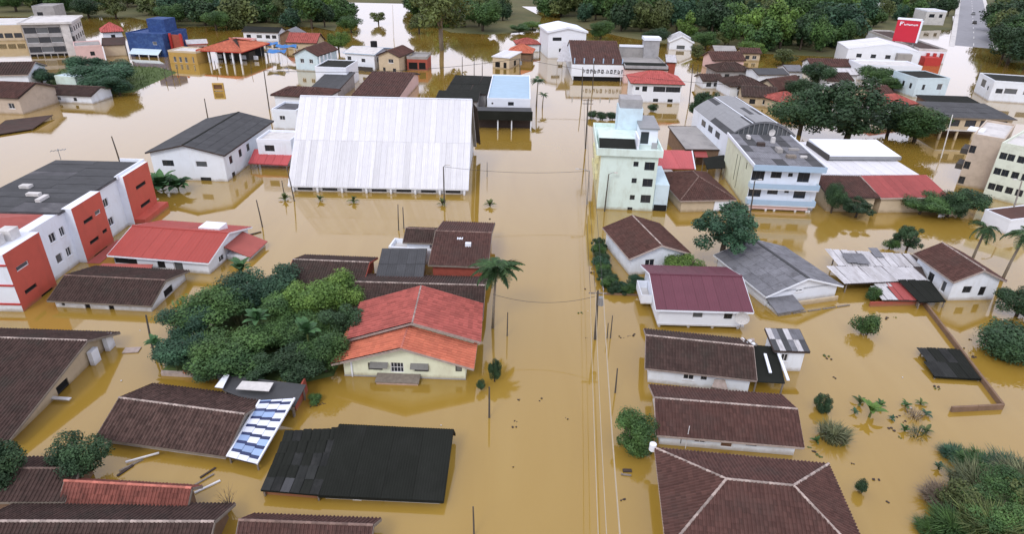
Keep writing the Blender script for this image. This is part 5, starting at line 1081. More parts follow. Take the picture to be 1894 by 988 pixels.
# ------------------------------------------------------------------ vegetation
def rdir(rng):
    while True:
        v = Vector((rng.uniform(-1, 1), rng.uniform(-1, 1), rng.uniform(-1, 1)))
        if .05 < v.length < 1: return v.normalized()
def leaf(b, p, n, rng, sz, asp=.55):
    t = n.cross(rdir(rng))
    if t.length < 1e-3: t = Vector((1, 0, 0))
    t.normalize(); q = n.cross(t).normalized()
    k = rng.uniform(.5, 1.0) if rng.random() < .7 else rng.uniform(1.1, 1.7)
    l, w = sz*k*rng.uniform(.85, 1.15), sz*k*asp*rng.uniform(.75, 1.25)
    b.quad(p-t*l/2, p+q*w/2, p+t*l/2, p-q*w/2, rng.random())
def crown_mesh(key, mat, seed, nl=9, leaves=5600, sz=.13, spread=.62, lobe=(.34, .55), flat=None, asp=.6, zs=1.0, core=True):
    """uneven crown in a unit ball: lobes of leaf faces on and inside their surfaces"""
    if key in CACHE: return CACHE[key]
    rng = random.Random(seed); b = MB(); lobes = [(Vector((0, 0, -.05)), .5)]
    for i in range(nl):
        d = rdir(rng); d.z = d.z*.8+.1; lobes.append((d*spread*rng.uniform(.7, 1.15), rng.uniform(*lobe)))
    tot = sum(r*r for _, r in lobes)
    for c, r in lobes:
        tb = rng.random()
        for k in range(int(leaves*r*r/tot)):
            d = rdir(rng); rr = r*(1-.45*rng.random()**2.2)*rng.choice((1, 1, 1, 1.1, 1.28))
            p = c+Vector((d.x*rr, d.y*rr, d.z*rr*zs))
            if flat is not None and p.z < flat: p.z = flat+rng.random()*.05
            n = (d*.9+rdir(rng)*.8+Z*.25).normalized()
            leaf(b, p, n, rng, sz, asp)
            b.t[-1] = .45*tb+.55*rng.random()
    CACHE[key] = b.mesh('crown', mat); return CACHE[key]
def trunk_mesh(key, mat, seed, limbs=5):
    if key in CACHE: return CACHE[key]
    rng = random.Random(seed); b = MB()
    b.tube([(0, 0, -.25), (.02, .01, .25), (0, .03, .6), (.02, .02, .95)], [.062, .05, .036, .012], 8)
    for i in range(limbs):
        a = i*2.4+rng.random(); z = rng.uniform(.32, .6); l = rng.uniform(.2, .36)
        p = Vector((.01, .015, z)); q = p+Vector((math.cos(a)*l, math.sin(a)*l, l*.9)); m = (p+q)/2+Vector((0, 0, -.04))
        b.tube([p, m, q], [.026, .018, .006], 6)
    CACHE[key] = b.mesh('trunk', mat, True); return CACHE[key]
CR = {
 'forest': [crown_mesh('forestl%d' % i, ['leaf_light', 'leaf_olive', 'leaf_mid'][i], 130+i, 24, 4200, .13, .88, (.16, .32)) for i in range(3)]+[crown_mesh('forest%d' % i, ['leaf_dark', 'leaf_mid', 'leaf_olive', 'leaf_dark', 'leaf_blue', 'leaf_mid'][i], 20+i, 15, 4200, .14, .74, (.24, .44)) for i in range(6)],
 'dark': [crown_mesh('dark%d' % i, 'leaf_dark', 40+i, 20, 16000, .072, .76, (.22, .40)) for i in range(3)],
 'mid': [crown_mesh('mid%d' % i, 'leaf_mid', 50+i, 20, 16000, .072, .76, (.22, .40)) for i in range(3)],
 'light': [crown_mesh('light%d' % i, 'leaf_light', 60+i, 20, 16000, .07, .74, (.22, .40)) for i in range(2)],
 'blue': [crown_mesh('blue%d' % i, 'leaf_blue', 70+i, 20, 16000, .072, .76, (.22, .40)) for i in range(3)],
 'ball': [crown_mesh('ball', 'leaf_dark', 80, 14, 16000, .085, .42, (.5, .58)) ],
 'ragged': [crown_mesh('ragged%d' % i, ['leaf_dark', 'leaf_dark', 'leaf_blue'][i], 120+i, 30, 14000, .075, .92, (.14, .27)) for i in range(3)],
 'airy': [crown_mesh('airy%d' % i, 'leaf_olive', 90+i, 13, 3200, .12, .75, (.22, .36)) for i in range(2)],
 'bush': [crown_mesh('bush%d' % i, ['leaf_mid', 'leaf_dark', 'leaf_light'][i], 100+i, 10, 5000, .11, .6, (.3, .5), flat=-.35) for i in range(3)],
}
TR = [trunk_mesh('tr%d' % i, 'bark', 200+i) for i in range(3)]
TRP = [trunk_mesh('trp%d' % i, 'bark_pale', 210+i, 7) for i in range(2)]
tcount = [0]
def tree(style, px, py, r, h, label, name='tree', cat='tree', group=None, cz=None, pos=None, pale=False, sink=0):
    """crown radius r, total height h, base at the pixel (px, py) on the water"""
    tcount[0] += 1; rng = random.Random(tcount[0]*7)
    p = pos or W(px, py)
    t = thing(name, label, cat, (p.x, p.y, -sink), rng.uniform(0, 6.28), group)
    ms = CR[style]; me = ms[rng.randrange(len(ms))]
    cz = cz or h*.36
    obj('trunk', (TRP if pale else TR)[tcount[0] % 2], t, Matrix.Diagonal((h*.8*max(.7, min(1.4, r/h*2)), h*.8*max(.7, min(1.4, r/h*2)), h*.85, 1)))
    obj('crown', me, t, Matrix.Translation((0, 0, h-cz)) @ Matrix.Diagonal((r, r*rng.uniform(.9, 1.1), cz, 1)))
    return t
def bush(style, px, py, r, h, label, name='bush', group=None):
    tcount[0] += 1; rng = random.Random(tcount[0]*7); p = W(px, py)
    t = thing(name, label, 'bush', (p.x, p.y, 0), rng.uniform(0, 6.28), group)
    ms = CR[style]; me = ms[rng.randrange(len(ms))]
    b = CACHE.get('stems')
    if b is None:
        m = MB()
        for i in range(7):
            a = i*.9; m.tube([(math.cos(a)*.1, math.sin(a)*.1, -.6), (math.cos(a)*.25, math.sin(a)*.25, .2), (math.cos(a)*.45, math.sin(a)*.45, .75)], [.04, .03, .012], 5)
        b = CACHE['stems'] = m.mesh('stems', 'bark')
    obj('stems', b, t, Matrix.Diagonal((r, r, h, 1)))
    obj('foliage', me, t, Matrix.Translation((0, 0, h*.42)) @ Matrix.Diagonal((r, r, h*.58, 1)))
    return t
def frond_mesh(key, mat, L, droop, nl, lw):
    if key in CACHE: return CACHE[key]
    rng = random.Random(5); b = MB(); pts = []
    for i in range(9):
        t = i/8; pts.append(Vector((L*t*(1-.12*t*droop), 0, L*(.45*t-droop*.75*t*t))))
    b.tube(pts, [.045*(1-.8*i/8) for i in range(9)], 5)
    for k in range(nl):
        t = .12+.86*k/nl; i = min(7, int(t*8)); f = t*8-i; p = pts[i].lerp(pts[i+1], f); ll = L*.26*math.sin(math.pi*min(1, t*.8+.2))+.1
        for s in (-1, 1):
            e = p+Vector((ll*.45, s*ll*.8, -ll*rng.uniform(.25, .6))); w = Vector((lw, 0, 0))
            b.quad(p-w/2, p+w/2, e+w*.2, e-w*.2, rng.random())
    CACHE[key] = b.mesh('frond', mat); return CACHE[key]
def palm(px, py, h, fl, label, n=16, lean=.3, droop=1.0, tr=.16):
    p = W(px, py); t = thing('palm_tree', label, 'palm', (p.x, p.y, 0), 0)
    b = MB(); b.tube([(0, 0, -1), (lean*.3, 0, h*.4), (lean, 0, h)], [tr*1.3, tr, tr*.75], 9); b.build('trunk', 'bark_pale', t, True)
    me = frond_mesh('frond%.1f%.1f' % (fl, droop), 'leaf_palm', fl, droop, 26, fl*.045)
    rng = random.Random(int(px))
    for i in range(n):
        a = i*2.399+rng.uniform(-.2, .2); pit = R(rng.uniform(-35, 38)); s = rng.uniform(.8, 1.1)
        obj('frond', me, t, Matrix.Translation((lean, 0, h)) @ Matrix.Rotation(a, 4, 'Z') @ Matrix.Rotation(-pit, 4, 'Y') @ Matrix.Scale(s, 4))
    return t
def banana_leaf(key='banana', mat='leaf_banana'):
    if key in CACHE: return CACHE[key]
    b = MB(); n = 7; L = 1.0; rng = random.Random(3)
    mid = [Vector((L*t*(1-.15*t), 0, .62*t-.62*t*t)) for t in [i/n for i in range(n+1)]]
    wd = [.02, .09, .15, .17, .165, .14, .09, .01]
    for i in range(n):
        for s in (-1, 1):
            a, c = mid[i], mid[i+1]
            ea = a+Vector((0, s*wd[i], .03)); ec = c+Vector((0, s*wd[i+1], .03))
            b.quad(a, c, ec, ea, .4+.3*rng.random())
    CACHE[key] = b.mesh('leaf', mat); return CACHE[key]
def banana(px, py, h, label, n=10, name='banana_plant', group=None, mat='leaf_banana', spread=1.0, base=.30):
    p = W(px, py); t = thing(name, label, 'plant', (p.x, p.y, 0), 0, group); rng = random.Random(int(px*3+py))
    b = MB(); b.tube([(0, 0, -.8), (.05, 0, h*(base+.02))], [.14, .09], 7); b.build('stem', 'leaf_olive', t)
    me = banana_leaf('banana'+mat, mat)
    for i in range(n):
        a = i*2.4+rng.uniform(-.3, .3); s = h*rng.uniform(.6, .95)*spread; pit = R(rng.uniform(5, 68))
        obj('leaf', me, t, Matrix.Translation((0, 0, h*base)) @ Matrix.Rotation(a, 4, 'Z') @ Matrix.Rotation(-pit, 4, 'Y') @ Matrix.Scale(s, 4))
    return t
def tuft_mesh(key, mat, seed, n, droop=.9, w=.011):
    if key in CACHE: return CACHE[key]
    rng = random.Random(seed); b = MB()
    for i in range(n):
        a = rng.uniform(0, 6.28); r0 = rng.uniform(0, .5)**.8; L = rng.uniform(.5, 1.0)
        base = Vector((math.cos(a)*r0, math.sin(a)*r0, -.05)); d = Vector((math.cos(a+rng.uniform(-.6, .6)), math.sin(a+rng.uniform(-.6, .6)), 0))
        m = base+d*L*.22+Z*L*.65; e = base+d*L*(.3+.4*droop*rng.random())+Z*L*(.95-.35*droop*rng.random()); s = d.cross(Z)*w; t = rng.random()
        b.quad(base-s, base+s, m+s, m-s, t); b.quad(m-s, m+s, e+s*.2, e-s*.2, t)
    CACHE[key] = b.mesh('blades', mat); return CACHE[key]
def tuft(px, py, r, h, label, mat='leaf_reed', n=700, name='reed_clump', cat='plant', seed=1, group=None):
    p = W(px, py); t = thing(name, label, cat, (p.x, p.y, 0), random.uniform(0, 6), group)
    obj('blades', tuft_mesh('tuft%s%d%d' % (mat, n, seed), mat, seed, n), t, Matrix.Diagonal((r*1.2, r*1.2, h, 1)))
    q = MB(); q.tube([(0, 0, -.6), (0, 0, h*.3)], [.05, .03], 5); q.build('root_stock', 'twig', t)
    return t
# forest trees: shared label, one group
FL, FG = 'green forest tree in the dense wood along the top of the picture', 'forest trees along the top'
rng = random.Random(77)
def in_poly(x, y, P):
    c = False
    for i in range(len(P)):
        (x1, y1), (x2, y2) = P[i], P[i-1]
        if (y1 > y) != (y2 > y) and x < (x2-x1)*(y-y1)/(y2-y1)+x1: c = not c
    return c
zones = [([(-60, 12), (240, 20), (330, 46), (430, 52), (500, 46), (590, 56), (640, 52), (640, 6), (-60, 4)], 1.0),
         ([(760, 24), (800, 50), (930, 52), (940, 18), (760, 8)], 1.0),
         ([(1000, 30), (1100, 48), (1160, 66), (1240, 66), (1320, 82), (1420, 98), (1560, 108), (1600, 62), (1650, 40), (1760, 30), (1760, 4), (1000, 4)], 1.0),
         ([(1836, 52), (1850, 110), (1990, 122), (1990, 20), (1840, 16)], 1.0),
         ([(-60, 4), (1990, 4), (1990, -34), (-60, -34)], .6),
         ([(1760, 14), (1990, 14), (1990, 2), (1820, 0)], .5)]
nf = 0
gy = 108
while gy > -30 and nf < 296:
    stepx = max(17, 13+(gy+130)*.105)
    gx = -70+rng.uniform(0, 20)
    while gx < 1990 and nf < 296:
        x, y = gx+rng.uniform(-8, 8), gy+rng.uniform(-3, 3)
        gx += stepx*(1.0 if y > 4 else 1.5)
        if 1760 < x < 1836 and y > -2: continue
        if any(in_poly(x, y, P) and rng.random() < d for P, d in zones):
            s = rng.uniform(.75, 1.3); hgt = 10.5*s; p = W(x, y)
            if y < 4: hgt *= 1.25; s *= 1.7
            if 1010 < x < 1560 and y > 4: hgt *= 1.15; s *= 1.1
            ft = tree('forest', x, y, 5.6*s*rng.uniform(.7, 1.25), hgt*rng.uniform(.8, 1.25), FL, 'forest_tree', 'tree', FG, cz=hgt*.52, pos=Vector((p.x, p.y, 0))); nf += 1
            tone = {'leaf_dark': 'dark green', 'leaf_mid': 'mid green', 'leaf_olive': 'olive green', 'leaf_light': 'light green', 'leaf_blue': 'bluish green'}[[q_ for q_ in ft.children if q_.name.startswith('crown')][0].data.materials[0].name]
            zone = 'behind the grey concrete building at top left' if x < 350 else 'behind the pavilion and long white house' if x < 660 else 'behind the tall forked tree' if x < 1010 else 'behind the big brown hall' if x < 1300 else 'behind the crowded cluster of houses' if x < 1600 else 'behind the red billboard' if x < 1780 else 'right of the bridge road'
            ft['label'] = '%s%s tree in the wood %s' % ('farthest ' if y < 4 else '', tone, zone); ft['group'] = ft['label'].replace(' tree ', ' trees ')
    gy -= 7.5+max(0, gy)*.05
print('forest trees', nf)
# single trees
tree('airy', 818, 92, 10.5, 23, 'tall pale green tree with forked trunk rising from pale water', cz=9.2, pale=True)
tree('mid', 893, 58, 7.5, 13, 'broad green tree right of the tall forked tree', cz=6)
tree('mid', 860, 50, 6.5, 12, 'bushy green tree close behind the tall forked tree', cz=5.5)
tree('light', 627, 96, 3.6, 7.0, 'yellow green round tree beside pale blue gabled house', cz=3.2)
tree('ragged', 1331, 482, 4.5, 7.6, 'dark ragged tree beside the small brown gable house', cz=3.0)
bush('light', 1262, 512, 2.8, 3.4, 'bright green round bush behind the plum roofed house')
tree('ragged', 1563, 262, 8.6, 12.5, 'largest dark green tree with thick trunk behind white roofed store', cz=6.2)
tree('dark', 1478, 250, 6.0, 10.0, 'dark green tree left of the largest dark tree', cz=4.8)
tree('mid', 1690, 262, 6.4, 7.5, 'dark spreading tree in front of the small red hipped roof', cz=3.6)
tree('dark', 1640, 250, 5.2, 7.0, 'dark green tree between largest tree and red hipped house', cz=3.2)
tree('ragged', 1302, 226, 3.6, 6.8, 'dark conical tree beside the flooded lane behind grey shed', cz=3.4)
bush('bush', 1206, 206, 1.5, 2.0, 'small green bush in front of white house with pinkish red roof')
tree('dark', 1537, 394, 1.6, 5.5, 'narrow dark tree against right end of blue balcony block', cz=2.4)
tree('ragged', 1582, 402, 2.6, 2.9, 'low umbrella shaped tree on bare stems in front of maroon roof', cz=1.2)
tree('mid', 1700, 396, 3.4, 3.4, 'low spreading green tree in front of the red sheet roof', cz=1.6)
tree('dark', 1775, 398, 3.6, 4.6, 'dark green tree beside white hut at right', cz=2.2)
tree('dark', 1752, 402, 2.4, 3.4, 'small dark tree left of the white hut', cz=1.6)
tree('ragged', 1676, 463, 2.0, 3.4, 'dark bushy tree behind the zinc corrugated shed', cz=1.6)
bush('bush', 1648, 460, 1.2, 1.6, 'low dark shrub left of bushy tree behind corrugated shed')
bush('bush', 1598, 618, 1.5, 2.6, 'olive green shrub standing in open brown water at right')
bush('bush', 1612, 556, 1.0, 1.9, 'small green shrub before the white and red lean-to')
bush('ball', 1856, 652, 3.3, 3.4, 'big smooth dark green rounded bush at the right edge')
tree('dark', 1880, 585, 2.8, 3.6, 'dark shrubby tree at the right edge behind rounded bush', cz=1.7)
tree('dark', 156, 880, 2.0, 4.2, 'dark green tree between worn tile roof and red tile roof', cz=1.9)
tree('dark', 4, 912, 2.1, 4.6, 'dark tree cut by the left edge at bottom left', cz=2.2)
bush('mid', 1172, 828, 2.0, 3.1, 'feathery green bush beside white walled brown tile house')
for i, (x, y, r, h, lab) in enumerate([(190, 168, 7.0, 6.5, 'largest round blue green tree on the left bank'), (222, 176, 4.6, 5.0, 'round tree at water edge of the left bank'), (165, 150, 5.2, 6.5, 'blue green tree beside pink house on the left bank'), (212, 152, 5, 6, 'round tree at the back of the left bank'), (80, 158, 4, 4.5, 'dark tree beside pale green shed on the left bank')]):
    tree('blue', x, y, r, h, lab, cz=h*.45)
# overgrown garden
G = 'overgrown garden shrubs'
garden = [('blue', 470, 575, 3.2, 4.6, 'dark blue green tree at the back of the garden by the water'), ('mid', 400, 608, 3.4, 4.4, 'leafy tree at the left shore of the garden'), ('blue', 350, 628, 2.6, 3.6, 'dark leafy tree at the lowest left shore of the garden'),
  ('light', 575, 590, 3.0, 5.0, 'tall green tree below the brick gabled tile house'), ('light', 628, 580, 2.6, 5.0, 'light green tree in the garden nearest the dark roof ridge'), ('mid', 540, 600, 2.6, 4.0, 'mid green tree in the garden centre'), ('dark', 640, 632, 2.3, 4.2, 'dark tree beside red roof eave'),
  ('mid', 430, 680, 3.3, 3.8, 'wide green shrub at the garden front'), ('blue', 345, 672, 2.4, 3.0, 'blue green shrub at the front left of the garden'), ('mid', 500, 650, 2.6, 3.0, 'low green shrub in the middle of the garden'), ('mid', 560, 640, 2.6, 3.4, 'dark shrub in the right garden'),
  ('dark', 480, 700, 2.4, 2.6, 'dark low shrub above the shed roof'), ('dark', 560, 700, 2.5, 3.4, 'dark tree at the garden corner beside cream house'), ('mid', 602, 690, 2.2, 4.2, 'leafy tree touching the cream house'), ('dark', 395, 690, 2.0, 2.0, 'low dark shrub by the orange garden kerb'), ('blue', 520, 560, 2.6, 4.4, 'dark tree behind garden centre'), ('mid', 440, 590, 2.4, 3.8, 'mid green shrub near the garden shore')]
for s, x, y, r, h, lab in garden: tree(s, x, y, r*1.1, h, lab, 'garden_tree', cz=h*.46)
for x, y, h, lab in [(455, 548, 5.4, 'banana plant at the back shore of the garden'), (296, 668, 3.2, 'banana plant beside leaning pole at the garden corner'), (330, 692, 2.6, 'banana plant at the garden front left'), (575, 668, 5.2, 'banana plant in the right garden near its front'), (485, 640, 5.0, 'pale leaved banana plant in the garden middle')]: banana(x, y, h*.95, lab, 15, spread=.5, base=.62)
for x, y, r, h, m, lab in [(520, 628, 1.6, 3.0, 'leaf_reed', 'pale feathery shrub in the garden centre'), (610, 655, 1.4, 3.6, 'leaf_light', 'light green cane clump near the red eave'), (455, 600, 1.4, 3.2, 'leaf_reed', 'pale flecked shrub near the garden shore'), (380, 660, 1.5, 2.8, 'leaf_light', 'yellow green cane clump at the garden front')]: tuft(x, y, r, h, lab, m, 700, 'cane_clump', seed=int(x))
banana(302, 355, 3.6, 'wide banana clump beside the white two storey house', 34, spread=1.3, base=.12); banana(330, 352, 3.0, 'smaller banana clump right of wide clump by white house', 26, spread=1.2, base=.1); banana(285, 346, 2.6, 'low banana clump left of wide clump by white house', 20, spread=1.2, base=.1)
bush('bush', 583, 745, .75, .8, 'tiny green shrub in the water before the cream house')
# hedge along the street fence
for i, (x, y) in enumerate([(1106, 462), (1108, 474), (1111, 485), (1113, 496), (1116, 506), (1119, 516), (1123, 525), (1128, 533), (1136, 540), (1147, 540), (1158, 541)]): bush(('ragged', 'mid', 'dark')[i % 3], x, y, 1.0+.06*(i % 4), 1.7-.05*i, 'dark hedge shrub in the row along the street fence by small gable house', 'hedge_shrub', 'hedge row at the street fence')
bush('blue', 1176, 532, 1.3, 1.5, 'grey green flowering shrub between hedge and plum roofed house')
for x, y in ((1095, 219), (1112, 221), (1130, 221)): bush('bush', x, y, 1.6, 2.0, 'dark shrub in the row behind the mint block', 'hedge_shrub', 'hedge row behind mint block')
palm(911, 607, 7.3, 3.0, 'tall palm with drooping fronds beside the red roofed cream house', 30, .35, 1.1, .13)
palm(992, 196, 6.2, 2.1, 'small dark palm standing in the flooded street behind hall', 14, .2, 1.0, .15)
palm(1003, 199, 3.2, 1.4, 'short palm beside the small dark street palm', 10, .2, 1.0, .12)
palm(1795, 487, 5.2, 2.5, 'palm with hanging fronds beside brown red gable house', 16, .3, 1.2)
palm(1852, 520, 6.6, 2.8, 'palm with spread crown nearest the right edge', 16, .6, 1.1)
# water plants
tree('dark', 915, 706, .62, 2.6, 'dark upright cypress in water beside cream house', 'cypress', cz=1.25); tree('dark', 890, 722, .4, 1.3, 'tiny brown cypress at corner of the cream house', 'cypress', cz=.6)
for x, y, lab in [(527, 370, 'dark tuft left of the hall front'), (592, 371, 'dark tuft before the left half of hall'), (654, 374, 'flat dark tuft before hall middle'), (818, 379, 'tuft at the lamp pole before hall'), (906, 382, 'tuft right of the hall in street')]: banana(x, y, 1.5, lab, 14, 'agave', mat='leaf_olive', base=.04)
banana(557, 122, 3.6, 'spiky dark agave in front of pale blue house', 16, 'agave', mat='leaf_palm', base=.08)
bush('dark', 1518, 758, .85, 1.7, 'dark upright shrub in the open water right of brown tile house')
banana(1607, 772, 1.9, 'bright green banana plant drowned in open water', 9, mat='leaf_light')
tuft(1540, 812, 1.5, 1.5, 'pale grey green reed clump right of the brown tile house', seed=2)
tuft(1690, 772, 1.0, .8, 'withered low tuft with pale flower in open water', 'twig', 120, seed=3); tuft(1697, 806, 1.1, .7, 'blackish withered tuft below the pale flower tuft', 'leaf_dark', 110, seed=4)
bush('bush', 1590, 912, .6, 1.4, 'thin green sapling right of the hipped roof')
for i, (x, y, r, h, m) in enumerate([(1800, 915, 2.2, 2.3, 'leaf_reed'), (1850, 950, 2.0, 2.0, 'leaf_reed'), (1885, 905, 2.2, 2.2, 'leaf_reed'), (1760, 985, 1.8, 1.6, 'leaf_mid'), (1830, 1000, 2.4, 2.6, 'leaf_olive'), (1890, 985, 2.0, 2.2, 'leaf_mid'), (1740, 930, 1.6, 1.0, 'twig'), (1720, 985, 1.2, .7, 'leaf_mid'), (1810, 868, 1.8, 1.0, 'leaf_mid'), (1765, 845, 1.3, .6, 'leaf_blue'), (1860, 875, 1.8, 1.2, 'leaf_blue')]):
    tuft(x, y, r, h, 'clump of tall grey green reeds in the bottom right corner', m, 1100, 'reed_clump', 'reeds', 20+i, 'reeds in the bottom right corner')
for x, y, r, h, st, lab in [(1780, 935, 2.0, 2.0, 'airy', 'loose olive shrub at the left of the bottom right reeds'), (1865, 925, 2.2, 2.4, 'mid', 'soft green shrub among bottom right reeds'), (1830, 965, 2.3, 2.2, 'mid', 'low green shrub nearest the bottom right corner'), (1895, 960, 2.2, 2.6, 'airy', 'loose shrub cut by the right edge at the bottom')]: bush(st, x, y, r, h, lab)
for x, y, r, h, st, lab in [(1862, 118, 8.5, 15, 'dark', 'tall dark tree at the right edge above the white corner building'), (1895, 128, 9, 16, 'dark', 'dark tree cut by the right edge near top'), (1848, 78, 7.5, 13, 'mid', 'green tree right of the bridge road'), (1880, 90, 8, 15, 'dark', 'dark tree right of bridge road, second row'),
    (1448, 120, 4.6, 5.5, 'airy', 'olive bush behind the crowded cluster of houses'), (1392, 104, 5.0, 5.5, 'light', 'yellow green shrub at forest edge behind ruined house'), (1340, 84, 4.5, 6, 'airy', 'pale tree behind the ruined grey house'), (1650, 168, 4.2, 4.0, 'mid', 'bush between white office and red hipped house'), (1612, 158, 5.0, 6.0, 'mid', 'green tree below the white office'), (1480, 190, 4.5, 6.5, 'dark', 'dark tree behind the red brown gabled roof'), (1510, 160, 4.8, 7, 'dark', 'dark tree behind the largest dark tree'),
    (1290, 110, 3.0, 5.0, 'airy', 'thin pale tree in the flooded lane'), (985, 55, 5, 4.0, 'light', 'low yellowish bush on the far field'), (960, 60, 4.5, 3.5, 'mid', 'low green bush on the far field'), (30, 22, 7, 10, 'mid', 'green tree behind the long white flat roof'), (120, 26, 7, 10, 'mid', 'green tree behind the grey concrete building'), (165, 32, 6.5, 9, 'dark', 'dark tree behind the small red hipped roof at top left'), (215, 34, 6, 10, 'airy', 'olive tree left of blue netted building'), (320, 48, 6, 9, 'mid', 'green tree right of blue netted building'), (400, 56, 5.5, 8, 'mid', 'green tree behind orange pavilion'), (1110, 72, 5, 7, 'mid', 'green tree behind the big brown hall'), (1210, 84, 5, 7, 'dark', 'dark tree behind the grey block'), (1305, 92, 5, 7, 'mid', 'green tree right of small white gabled house'), (775, 62, 5, 8, 'airy', 'pale olive tree at left of tall forked tree'), (800, 45, 5.5, 10, 'light', 'light green tree left behind the tall forked tree'), (650, 60, 4.6, 7, 'mid', 'green tree at the edge of the flooded gap'), (700, 44, 4, 5.5, 'airy', 'small tree standing in the flooded gap')]:
    tree(st, x, y, r, h, lab, cz=h*.46)
for i, (x, y, h) in enumerate([(1628, 752, .8), (1590, 748, .9), (1580, 765, .6), (1675, 752, .8), (1702, 748, .7), (1712, 768, .7), (1672, 798, .7), (1712, 800, .8), (1650, 776, .5), (1510, 818, .6), (1560, 822, .6), (1748, 838, .8), (1775, 852, .9), (1800, 845, .8), (1735, 868, .7)]): banana(x, y, h, 'low drowned leafy plant floating in the flooded yard at right', 8, 'water_plant', 'drowned plants in the right yard', ('leaf_mid', 'leaf_olive', 'leaf_blue')[i % 3], 1.3, .05)
# bare twig bush
p = W(425, 945); t = thing('bare_bush', 'leafless twiggy bush left of the patchwork shed roof', 'bush', (p.x, p.y, 0)); rng = random.Random(8); b = MB()
for i in range(26):
    a = rng.uniform(0, 6.28); e = Vector((math.cos(a)*rng.uniform(.2, .8), math.sin(a)*rng.uniform(.2, .8), rng.uniform(.9, 1.9))); m = e*.5+Vector((0, 0, .2)); b.tube([(0, 0, -.3), m, e], [.03, .018, .006], 4)
    for k in range(2): f = e+Vector((rng.uniform(-.3, .3), rng.uniform(-.3, .3), rng.uniform(-.1, .3))); b.tube([m.lerp(e, .5), f], [.01, .004], 3)
b.build('branches', 'twig', t)
# grass on the left bank
b = MB(); rng = random.Random(9); P = [(80, 150), (150, 178), (250, 168), (325, 134), (300, 126), (190, 122), (110, 130)]
n = 0
while n < 2600:
    x, y = rng.uniform(70, 335), rng.uniform(120, 182)
    if not in_poly(x, y, P): continue
    n += 1; p = W(x, y)+Z*.2; a = rng.uniform(0, 6.28); s = Vector((math.cos(a), math.sin(a), 0))*.09; e = p+Vector((rng.uniform(-.2, .2), rng.uniform(-.2, .2), rng.uniform(.3, .7)))
    b.quad(p-s, p+s, e+s*.2, e-s*.2, rng.random())
g = b.build('bank_grass', 'grass'); tag(g, 'rough green grass covering the left bank', 'grass', kind='stuff')
# ------------------------------------------------------------------ poles, wires, fences, floating things
def pole(px, py, tx, ty, label, r=.11, mat='pole_dark', kind=None, name='utility_pole', group=None, arm=0):
    p = W(px, py); h = max(.6, zat(p, ty)); q = W(tx, ty, h)
    lean = Vector((max(-.6, min(.6, q.x-p.x)), 0, 0))
    t = thing(name, label, 'pole', (p.x, p.y, 0), 0, group)
    b = MB(); b.tube([(0, 0, -1), lean*.5+Z*h*.5, lean+Z*h], [r*1.15, r, r*.75], 8); b.build('post', mat, t)
    if kind == 'cross':
        for z in (h-.35, h-1.0):
            b = MB(); b.box(lean.x-1.0, lean.x+1.0, -.06, .06, z-.06, z+.06); c = b.build('crossarm', 'wood_grey', t)
            for x in (-.85, -.3, .3, .85): k = MB(); k.tube([(lean.x+x, 0, z+.06), (lean.x+x, 0, z+.24)], [.05, .035], 6); k.build('insulator', 'light_concrete', c)
    if kind == 'trafo':
        b = MB(); b.tube([(lean.x+.38, -.1, h-1.6), (lean.x+.38, -.1, h-.7)], [.3, .3], 10); b.build('transformer', 'metal_grey', t)
        b = MB(); b.box(lean.x-.9, lean.x+.9, -.06, .06, h-.35, h-.22); b.build('crossarm', 'wood_grey', t)
    if kind == 'lamp':
        s = arm or 1.2; b = MB(); b.tube([lean+Z*(h-.05), lean+Vector((s*.6, 0, h+.25)), lean+Vector((s, 0, h+.28))], [.05, .045, .04], 6); a_ = b.build('lamp_arm', 'metal_grey', t)
        b = MB(); b.box(lean.x+min(s, s+.5*(1 if s > 0 else -1)), lean.x+max(s, s+.5*(1 if s > 0 else -1)), -.12, .12, h+.2, h+.32); b.build('lamp_head', 'light_concrete', a_)
    return Vector((p.x, p.y, 0))+lean+Z*h
P1 = pole(1101, 628, 1106, 538, 'pole with grey transformer at the street edge beside plum roofed house', .13, 'pole_dark', 'trafo')
P2 = pole(1118, 391, 1126, 322, 'curved lamp pole in front of the mint block', .10, 'pole_dark', 'lamp', arm=.8)
P3 = pole(1086, 378, 1090, 316, 'lamp pole with long arm over the street, left of mint block', .10, 'pole_concrete', 'lamp', arm=-1.6)
P4 = pole(1083, 275, 1088, 182, 'tall utility pole at the street edge behind mint block', .13, 'pole_dark', 'cross')
P5 = pole(1076, 185, 1078, 124, 'pole in the flooded street before the brown hall, left one', .12, 'pole_dark')
P6 = pole(1096, 165, 1099, 112, 'pole in the flooded street before the brown hall, right one', .12, 'pole_dark')
P7 = pole(905, 773, 905, 716, 'short dark stub pole in water right of the cream house', .08)
pole(938, 622, 939, 578, 'thin dark stake in water right of the palm', .06)
P9 = pole(1138, 727, 1142, 682, 'dark leaning stake between street and dark tile house', .07)
pole(1123, 626, 1125, 598, 'shorter of two dark stakes right of the transformer pole', .06, name='stake'); pole(1129, 626, 1133, 584, 'taller of two dark stakes right of the transformer pole', .06, name='stake')
pole(877, 992, 875, 938, 'dark stake rising at the bottom edge near centre', .06, name='stake')
P12 = pole(822, 380, 820, 308, 'dark lamp pole standing before the white hall', .10, 'pole_dark', 'lamp', arm=.5)
P13 = pole(545, 372, 531, 312, 'leaning pole at the left corner of the hall', .09); pole(527, 366, 521, 334, 'short stake left of leaning pole by hall corner', .07, name='stake')
P15 = pole(486, 420, 474, 370, 'leaning dark pole in open water below the red awning', .09)
pole(284, 655, 270, 583, 'leaning dark pole at the left corner of the garden', .10)
P17 = pole(223, 302, 206, 252, 'leaning pole behind the orange block roof', .12); P18 = pole(385, 222, 378, 182, 'leaning pole behind dark roof of the two storey house', .12)
